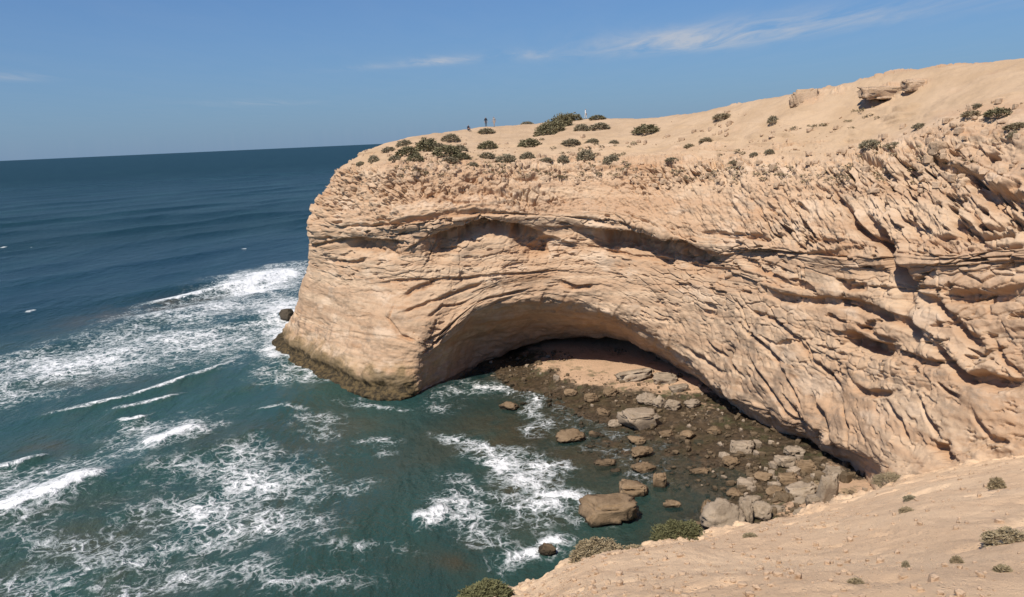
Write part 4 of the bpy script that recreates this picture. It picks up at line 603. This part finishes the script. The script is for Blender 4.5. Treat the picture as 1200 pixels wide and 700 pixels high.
for i, (u, v, w, h, tone, lab) in enumerate([(2.7, 2.094, 1.67, 0.72, 0, 'low shrub on the seaward skyline where the plateau meets the sea horizon'), (2.9, 1.95, 1.93, 1.03, 0, 'skyline shrub just above and left of the first dense seaward shrub'), (3.414, 2.531, 2.57, 1.57, 1, 'dense dark shrub on the seaward slope, just under the skyline shrub'), (2.75, 2.672, 1.25, 1.1, 0, 'small shrub near the seaward brow of the headland'), (2.55, 2.719, 1.14, 0.61, 0, 'tiny shrub farthest out on the seaward tip'), (3.357, 2.844, 1.32, 0.77, 0, 'small round shrub below the dense seaward shrubs'), (3.686, 2.25, 2.78, 1.92, 1, 'largest dark shrub of the seaward group under the skyline'), (4.033, 2.328, 2.38, 1.3, 0, 'shrub touching the right foot of the largest dark seaward shrub'), (4.117, 1.85, 2.27, 1.17, 0, 'shrub near the skyline, right end of the seaward group'), (3.829, 2.859, 1.88, 0.94, 1, 'round dark shrub alone below the seaward group'), (4.5, 2.672, 3.23, 1.63, 1, 'broad spreading shrub in the middle of the seaward slope'), (4.65, 2.359, 1.87, 1.1, 0, 'shrub on the upper right shoulder of the broad spreading shrub'), (4.933, 2.75, 2.13, 1.04, 1, 'shrub on the lower right side of the broad spreading shrub'), (4.7, 2.891, 2.21, 0.8, 0, 'thin low shrub below the broad spreading shrub'), (5.568, 2.25, 2.28, 1.32, 1, 'neat round shrub below the two standing people'), (5.773, 2.625, 1.81, 0.87, 0, 'small shrub directly beneath the neat round shrub'), (6.515, 2.844, 2.47, 1.32, 0, 'grey-green shrub at the rock brow right of the neat round shrub'), (5.114, 1.475, 2.28, 0.91, 0, 'dry low shrub at the feet of the two standing people'), (5.5, 3.007, 1.27, 0.55, 0, 'tiny shrub at the rock brow below the broad spreading shrub'), (6.894, 2.266, 2.67, 1.32, 1, 'dark domed shrub below and left of the biggest shrub'), (7.068, 2.766, 1.66, 1.05, 0, 'small shrub at the brow under the dark domed shrub'), (6.5, 1.175, 1.84, 0.66, 0, 'flat little shrub on the skyline left of the biggest shrub'), (7.705, 2.281, 2.14, 0.91, 0, 'slanting shrub below the biggest shrub'), (7.682, 2.859, 1.28, 1.21, 0, 'narrow upright shrub at the brow'), (8.065, 2.781, 1.99, 1.5, 0, 'round grey shrub at the brow, right of the narrow upright shrub'), (8.511, 2.938, 1.93, 1.27, 0, 'pale grey shrub at the brow, second right of the narrow upright shrub'), (8.163, 1.7, 2.58, 1.09, 0, 'wide shrub below the person in white, right one of two'), (7.818, 1.775, 2.03, 1.19, 0, 'shrub below the person in white, left one of two'), (8.109, 2.219, 1.38, 0.6, 0, 'small shrub under the two shrubs below the person in white'), (8.033, 1.225, 2.21, 0.8, 1, 'dark skyline shrub right of the person in white'), (8.935, 1.875, 3.07, 1.33, 1, 'dark shrub alone on the open sand right of the person in white'), (8.467, 2.266, 1.12, 0.59, 0, 'tiny shrub in open sand above the pale grey brow shrub'), (7.432, 2.859, 1.4, 0.56, 0, 'tiny dry shrub left of the narrow upright brow shrub'), (10.054, 1.675, 2.33, 0.84, 2, 'brown dry shrub high on the open sand slope'), (9.909, 2.438, 1.47, 0.73, 2, 'dry shrub on the middle of the sand slope'), (9.67, 2.547, 1.25, 0.73, 2, 'small dry shrub left of the one on the middle of the sand slope'), (10.88, 2.031, 1.21, 0.88, 0, 'small green shrub below the upright rock outcrop'), (11.03, 2.766, 0.91, 0.56, 0, 'little green shrub, right one of a pair above the slotted rock'), (10.783, 2.828, 0.81, 0.49, 0, 'little green shrub, left one of a pair above the slotted rock'), (12.814, 2.734, 1.76, 0.89, 0, 'leaning grey-green shrub, larger of two under the long rock ledge'), (13.29, 2.797, 1.08, 0.72, 0, 'smaller grey-green shrub right of the leaning shrub'), (14.845, 2.594, 1.97, 0.71, 1, 'dark domed shrub near the right edge of the upper sand'), (13.72, 2.531, 1.01, 0.51, 0, 'tiny shrub left of the stony patch near the right edge'), (15.0, 3.047, 0.96, 0.58, 0, 'small shrub below the dark domed shrub at the right edge'), (15.05, 2.906, 1.63, 0.59, 2, 'flat dry shrub just under the dark domed shrub at the right edge'), (14.536, 2.562, 1.57, 0.57, 2, 'straggly dry shrub left of the dark domed shrub at the right edge'), (14.582, 2.391, 0.8, 0.43, 0, 'tiny shrub above the straggly dry shrub'), (9.5, 2.984, 1.31, 0.52, 0, 'tiny grey shrub where sand meets slotted rock'), (10.511, 2.984, 1.23, 0.49, 2, 'tiny dry shrub at the upper rim of the slotted rock')]):
    key = (i % 6, tone)
    if key not in cache: cache[key] = far_shrub_mesh(*key)
    o = bpy.data.objects.new('shrub', cache[key]); COL.objects.link(o)
    p = on_cliff(u, v); rg = random.Random(i)
    o.location = (p[0], p[1], p[2] - .08 * h); o.scale = (w * 1.25, w * rg.uniform(.8, 1.2), h * 1.05); o.rotation_euler = (0, 0, rg.uniform(-.5, .5))
    tag(o, lab, 'shrub', 'shrubs on the headland')
# sparse dry growth along the foot of the sand, too fine to count
rng = np.random.RandomState(61); n_ = 1500
a_ = rng.randint(130, NU - 40, n_); b_ = rng.randint(np.abs(vs - 1.5).argmin(), np.abs(vs - 3.25).argmin(), n_)
dn = fbm(B[a_, b_, 0] / 7, B[a_, b_, 1] / 7, .6, 3, 175) + .55 * (VV[a_, b_] - 2.5); pick = np.nonzero((dn > .05) & (UU[a_, b_] < 13.2 + rng.uniform(0, 2.5, n_) - 1))[0][:330]
Vs, Fs, Ts = [], [], []; base = 0
for q in pick:
    V, Fc, t = leaves(rng, 46, .34); w_ = rng.uniform(.25, .8); p = P_CLIFF[a_[q], b_[q]]
    Vs.append(V * np.array([w_, w_, w_ * .5]) + p); Fs.append(Fc + base); Ts.append(t); base += len(V)
tag(mesh_from('dry_scrub', np.concatenate(Vs), np.concatenate(Fs), M_LEAF[2], False, {'tone': np.concatenate(Ts)}, kind='stuff'), 'sparse dry scrub dotted along the lower edge of the headland sand', 'scrub')
# the biggest shrub: one rooted mass of several mounds
bigs = [(7.148, 1.825, 3.25, 2.31), (7.295, 1.675, 3.34, 2.78), (7.409, 1.425, 3.19, 2.47), (7.568, 1.175, 3.03, 1.67), (7.466, 1.175, 2.43, 1.82)]
p0 = on_cliff(bigs[2][0], bigs[2][1]); root = bpy.data.objects.new('shrub', None); COL.objects.link(root); root.location = p0
tag(root, 'biggest shrub, a long dark mound climbing to the skyline', 'shrub', 'shrubs on the headland')
for k, (u, v, w, h) in enumerate(bigs):
    rng = np.random.RandomState(760 + k); V, Fc, t = leaves(rng, 1800, .085); p = on_cliff(u, v) - p0
    mesh_from('foliage', V * np.array([w * 1.1, w, h]) + p - np.array([0, 0, .1 * h]), Fc, M_LEAF[1], False, {'tone': t}, parent=root)
V, Fc = stems(np.random.RandomState(4), 12, .05); mesh_from('stem', V * np.array([3, 3, 1.6]), Fc, M_STEM, True, parent=root)
# shrubs and tufts of the near slope
flat = SP.reshape(-1, 3)
for i, (x, y, z, w, h, tone, lab) in enumerate([(-1.11, 19.61, 19.02, 1.94, 0.73, 3, 'dark green shrub at the lower rim of the near slope, lowest in the picture'), (2.33, 21.63, 18.99, 1.64, 0.64, 2, 'dry straw-coloured shrub on the near slope rim above the foam'), (6.55, 29.67, 14.99, 2.24, 0.94, 3, 'green spreading shrub on the near slope rim left of the pale domed boulder'), (26.14, 49.97, 6.99, 2.76, 0.72, 2, 'low dry shrub where the near slope meets the cliff foot'), (16.22, 24.17, 19.57, 0.52, 0.47, 2, 'upright dry shrub on the near slope by the cliff, far right'), (9.26, 13.34, 24.02, 0.95, 0.29, 2, 'straggling grey shrub on the near slope at the right edge'), (6.75, 12.32, 24.31, 0.14, 0.14, 0, 'tiny dark tuft alone in the middle of the near slope'), (4.85, 10.05, 25.27, 0.22, 0.1, 2, 'low tuft at the bottom edge of the near slope, below the lone dark tuft'), (7.41, 11.91, 24.56, 0.21, 0.13, 2, 'small dry tuft right of the lone dark tuft'), (7.2, 10.38, 25.23, 0.26, 0.12, 2, 'dry tuft near the bottom right corner'), (6.38, 19.61, 20.67, 0.38, 0.14, 2, 'dry tuft on the near slope just below the rounded grey boulder'), (13.93, 25.31, 18.62, 0.43, 0.21, 0, 'tiny tuft below the low dry shrub at the cliff foot'), (11.16, 20.34, 20.78, 0.39, 0.15, 2, 'thin dry tuft on the near slope, second below the low dry shrub'), (3.5, 21.79, 19.05, 0.59, 0.19, 2, 'thin dry tuft between the dry straw shrub and the green spreading shrub')]):
    k = ((flat - np.array([x, y, z])) ** 2).sum(1).argmin(); p = flat[k]
    root = bpy.data.objects.new('shrub' if w > .45 else 'grass_tuft', None); COL.objects.link(root); root.location = p
    tag(root, lab, 'shrub' if w > .45 else 'tuft', 'shrubs on the near slope' if w > .45 else 'tufts on the near slope')
    rng = np.random.RandomState(800 + i); n = int(min(16000, 900 + 8000 * w) * (1. if i < 3 else .45)); V, Fc, t = leaves(rng, n, min(.14, .05 / w + .018), upright=.5)
    mesh_from('foliage', V * np.array([w, w * .8, h * 1.05]) - np.array([0, 0, .06 * h]), Fc, M_LEAF[tone], False, {'tone': t}, parent=root)
    V, Fc = stems(rng, 14, .012); mesh_from('stem', V * np.array([w, w, h]), Fc, M_STEM, True, parent=root)

# ---------------------------------------------------------------- people
M_SKIN = plain('skin', (.36, .21, .14), .6)
def person(loc, pose, rz, shirt, trousers, hair, lab, idx):
    J = {}
    if pose == 'sit':
        J = dict(pel=(0, .05, .16), sp=(0, .06, .38), ch=(0, -.02, .62), nk=(0, -.06, .77), hd=(0, -.10, .87), ht=(0, -.09, .98))
        for s, k in ((-1, 'l'), (1, 'r')):
            J.update({'sh' + k: (s * .18, -.03, .68), 'el' + k: (s * .25, -.24, .48), 'wr' + k: (s * .12, -.44, .42), 'ha' + k: (s * .06, -.5, .4), 'hi' + k: (s * .1, -.02, .14), 'kn' + k: (s * .14, -.42, .46), 'an' + k: (s * .12, -.58, .08), 'to' + k: (s * .13, -.76, .05)})
    else:
        st = .14 if pose == 'walk' else .02
        J = dict(pel=(0, 0, .95), sp=(0, .01, 1.14), ch=(0, 0, 1.34), nk=(0, -.01, 1.49), hd=(0, -.02, 1.58), ht=(0, -.01, 1.69))
        for s, k in ((-1, 'l'), (1, 'r')):
            q = s * st
            J.update({'sh' + k: (s * .18, 0, 1.41), 'el' + k: (s * .25, .03 + q * .6, 1.13), 'wr' + k: (s * .25, -.07 + q, .90), 'ha' + k: (s * .25, -.09 + q, .82), 'hi' + k: (s * .09, 0, .90), 'kn' + k: (s * .1, -.03 - q * .8, .49), 'an' + k: (s * .1, .03 - q, .085), 'to' + k: (s * .115, -.14 - q, .035)})
    rad = dict(pel=(.16, .115), sp=(.145, .10), ch=(.165, .105), nk=(.055, .055), hd=(.085, .10), ht=(.062, .075), sh=(.065, .065), el=(.048, .048), wr=(.034, .03), ha=(.036, .02), hi=(.09, .09), kn=(.064, .064), an=(.045, .045), to=(.04, .03))
    E = [('pel', 'sp'), ('sp', 'ch'), ('ch', 'nk'), ('nk', 'hd'), ('hd', 'ht')]
    for k in 'lr': E += [('ch', 'sh' + k), ('sh' + k, 'el' + k), ('el' + k, 'wr' + k), ('wr' + k, 'ha' + k), ('pel', 'hi' + k), ('hi' + k, 'kn' + k), ('kn' + k, 'an' + k), ('an' + k, 'to' + k)]
    V = {n: list(p) for n, p in J.items()}; R = {n: rad.get(n, rad.get(n[:2])) for n in J}
    for k, s in (('l', -1), ('r', 1)):                # nose-to-ear scale details are below a pixel here; fingers and thumb
        h = np.array(J['ha' + k]); wv = h - np.array(J['wr' + k]); wv /= np.linalg.norm(wv)
        for q in range(5):
            sp_ = (q - 1.5) * .018 if q < 4 else .0; ln = (.075, .085, .08, .065, .05)[q]
            b = h + np.array([0, sp_, 0]) + wv * .03 if q < 4 else h + np.array([0, -.035, .03])
            V[f'f{k}{q}'] = list(b); V[f'g{k}{q}'] = list(b + wv * ln + np.array([-s * .015, -.012 if q < 4 else -.03, 0]))
            R[f'f{k}{q}'] = (.009, .009); R[f'g{k}{q}'] = (.007, .007); E += [('ha' + k, f'f{k}{q}'), (f'f{k}{q}', f'g{k}{q}')]
    V['nose'] = [J['hd'][0], J['hd'][1] - .11, J['hd'][2] + .01]; R['nose'] = (.014, .016); E.append(('hd', 'nose'))
    names = list(V); me = bpy.data.meshes.new('skeleton'); me.from_pydata([V[n] for n in names], [(names.index(a), names.index(b)) for a, b in E], [])
    tmp = bpy.data.objects.new('skeleton', me); COL.objects.link(tmp)
    md = tmp.modifiers.new('skin', 'SKIN'); md.use_smooth_shade = True; md.branch_smoothing = .3
    for n, sv_ in zip(names, me.skin_vertices[0].data): sv_.radius = R[n]; sv_.use_root = n == 'pel'
    ss = tmp.modifiers.new('sub', 'SUBSURF'); ss.levels = 1; ss.render_levels = 1
    bpy.context.view_layer.update(); dg = bpy.context.evaluated_depsgraph_get()
    body = bpy.data.meshes.new_from_object(tmp.evaluated_get(dg)); bpy.data.objects.remove(tmp); body.name = 'person'
    body.materials.clear()
    for mt in (plain(f'top_cloth', shirt), plain('trouser_cloth', trousers), M_SKIN, plain('hair', hair), plain('shoe', (.05, .045, .04))): body.materials.append(mt)
    hd = np.array(J['hd']); top = J['nk'][2] + .01
    for p in body.polygons:
        c = np.array(p.center); dist = lambda n: np.linalg.norm(c - np.array(J[n]))
        leg = min(min(dist('kn' + k), dist('an' + k), dist('hi' + k)) for k in 'lr'); hand = min(min(dist('ha' + k), dist('wr' + k)) for k in 'lr')
        foot = min(min(dist('to' + k), dist('an' + k)) for k in 'lr'); arm = min(min(dist('el' + k), dist('sh' + k)) for k in 'lr')
        if c[2] > top: p.material_index = 3 if (c[2] > hd[2] + .055 or c[1] > hd[1] + .03) else 2
        elif hand < .13: p.material_index = 2
        elif foot < .10: p.material_index = 4
        elif leg < min(arm, dist('ch'), dist('sp')) : p.material_index = 1
        else: p.material_index = 0
    o = bpy.data.objects.new('person', body); COL.objects.link(o); o.location = loc; o.rotation_euler = (0, 0, rz)
    return tag(o, lab, 'person', 'people on the headland')
for i, (u, v, pose, rz, shirt, trs, hair, lab) in enumerate([(4.35, 1.325, 'sit', 0.4, (0.03, 0.03, 0.05), (0.06, 0.06, 0.09), (0.02, 0.015, 0.01), 'person in dark clothes sitting on the skyline, left of the standing pair'), (4.967, 1.2, 'stand', 0.2, (0.035, 0.03, 0.035), (0.05, 0.045, 0.05), (0.02, 0.015, 0.01), 'person in dark clothes standing on the skyline'), (5.364, 1.25, 'walk', -0.6, (0.3, 0.28, 0.27), (0.42, 0.3, 0.2), (0.03, 0.02, 0.015), 'person in a light top and tan trousers standing beside the one in dark'), (7.795, 1.2, 'walk', 1.2, (0.78, 0.77, 0.75), (0.62, 0.58, 0.52), (0.02, 0.02, 0.03), 'person in white standing by the biggest shrub')]):
    p = on_cliff(u, v); person((p[0], p[1], p[2] + .0), pose, rz, shirt, trs, hair, lab, i)
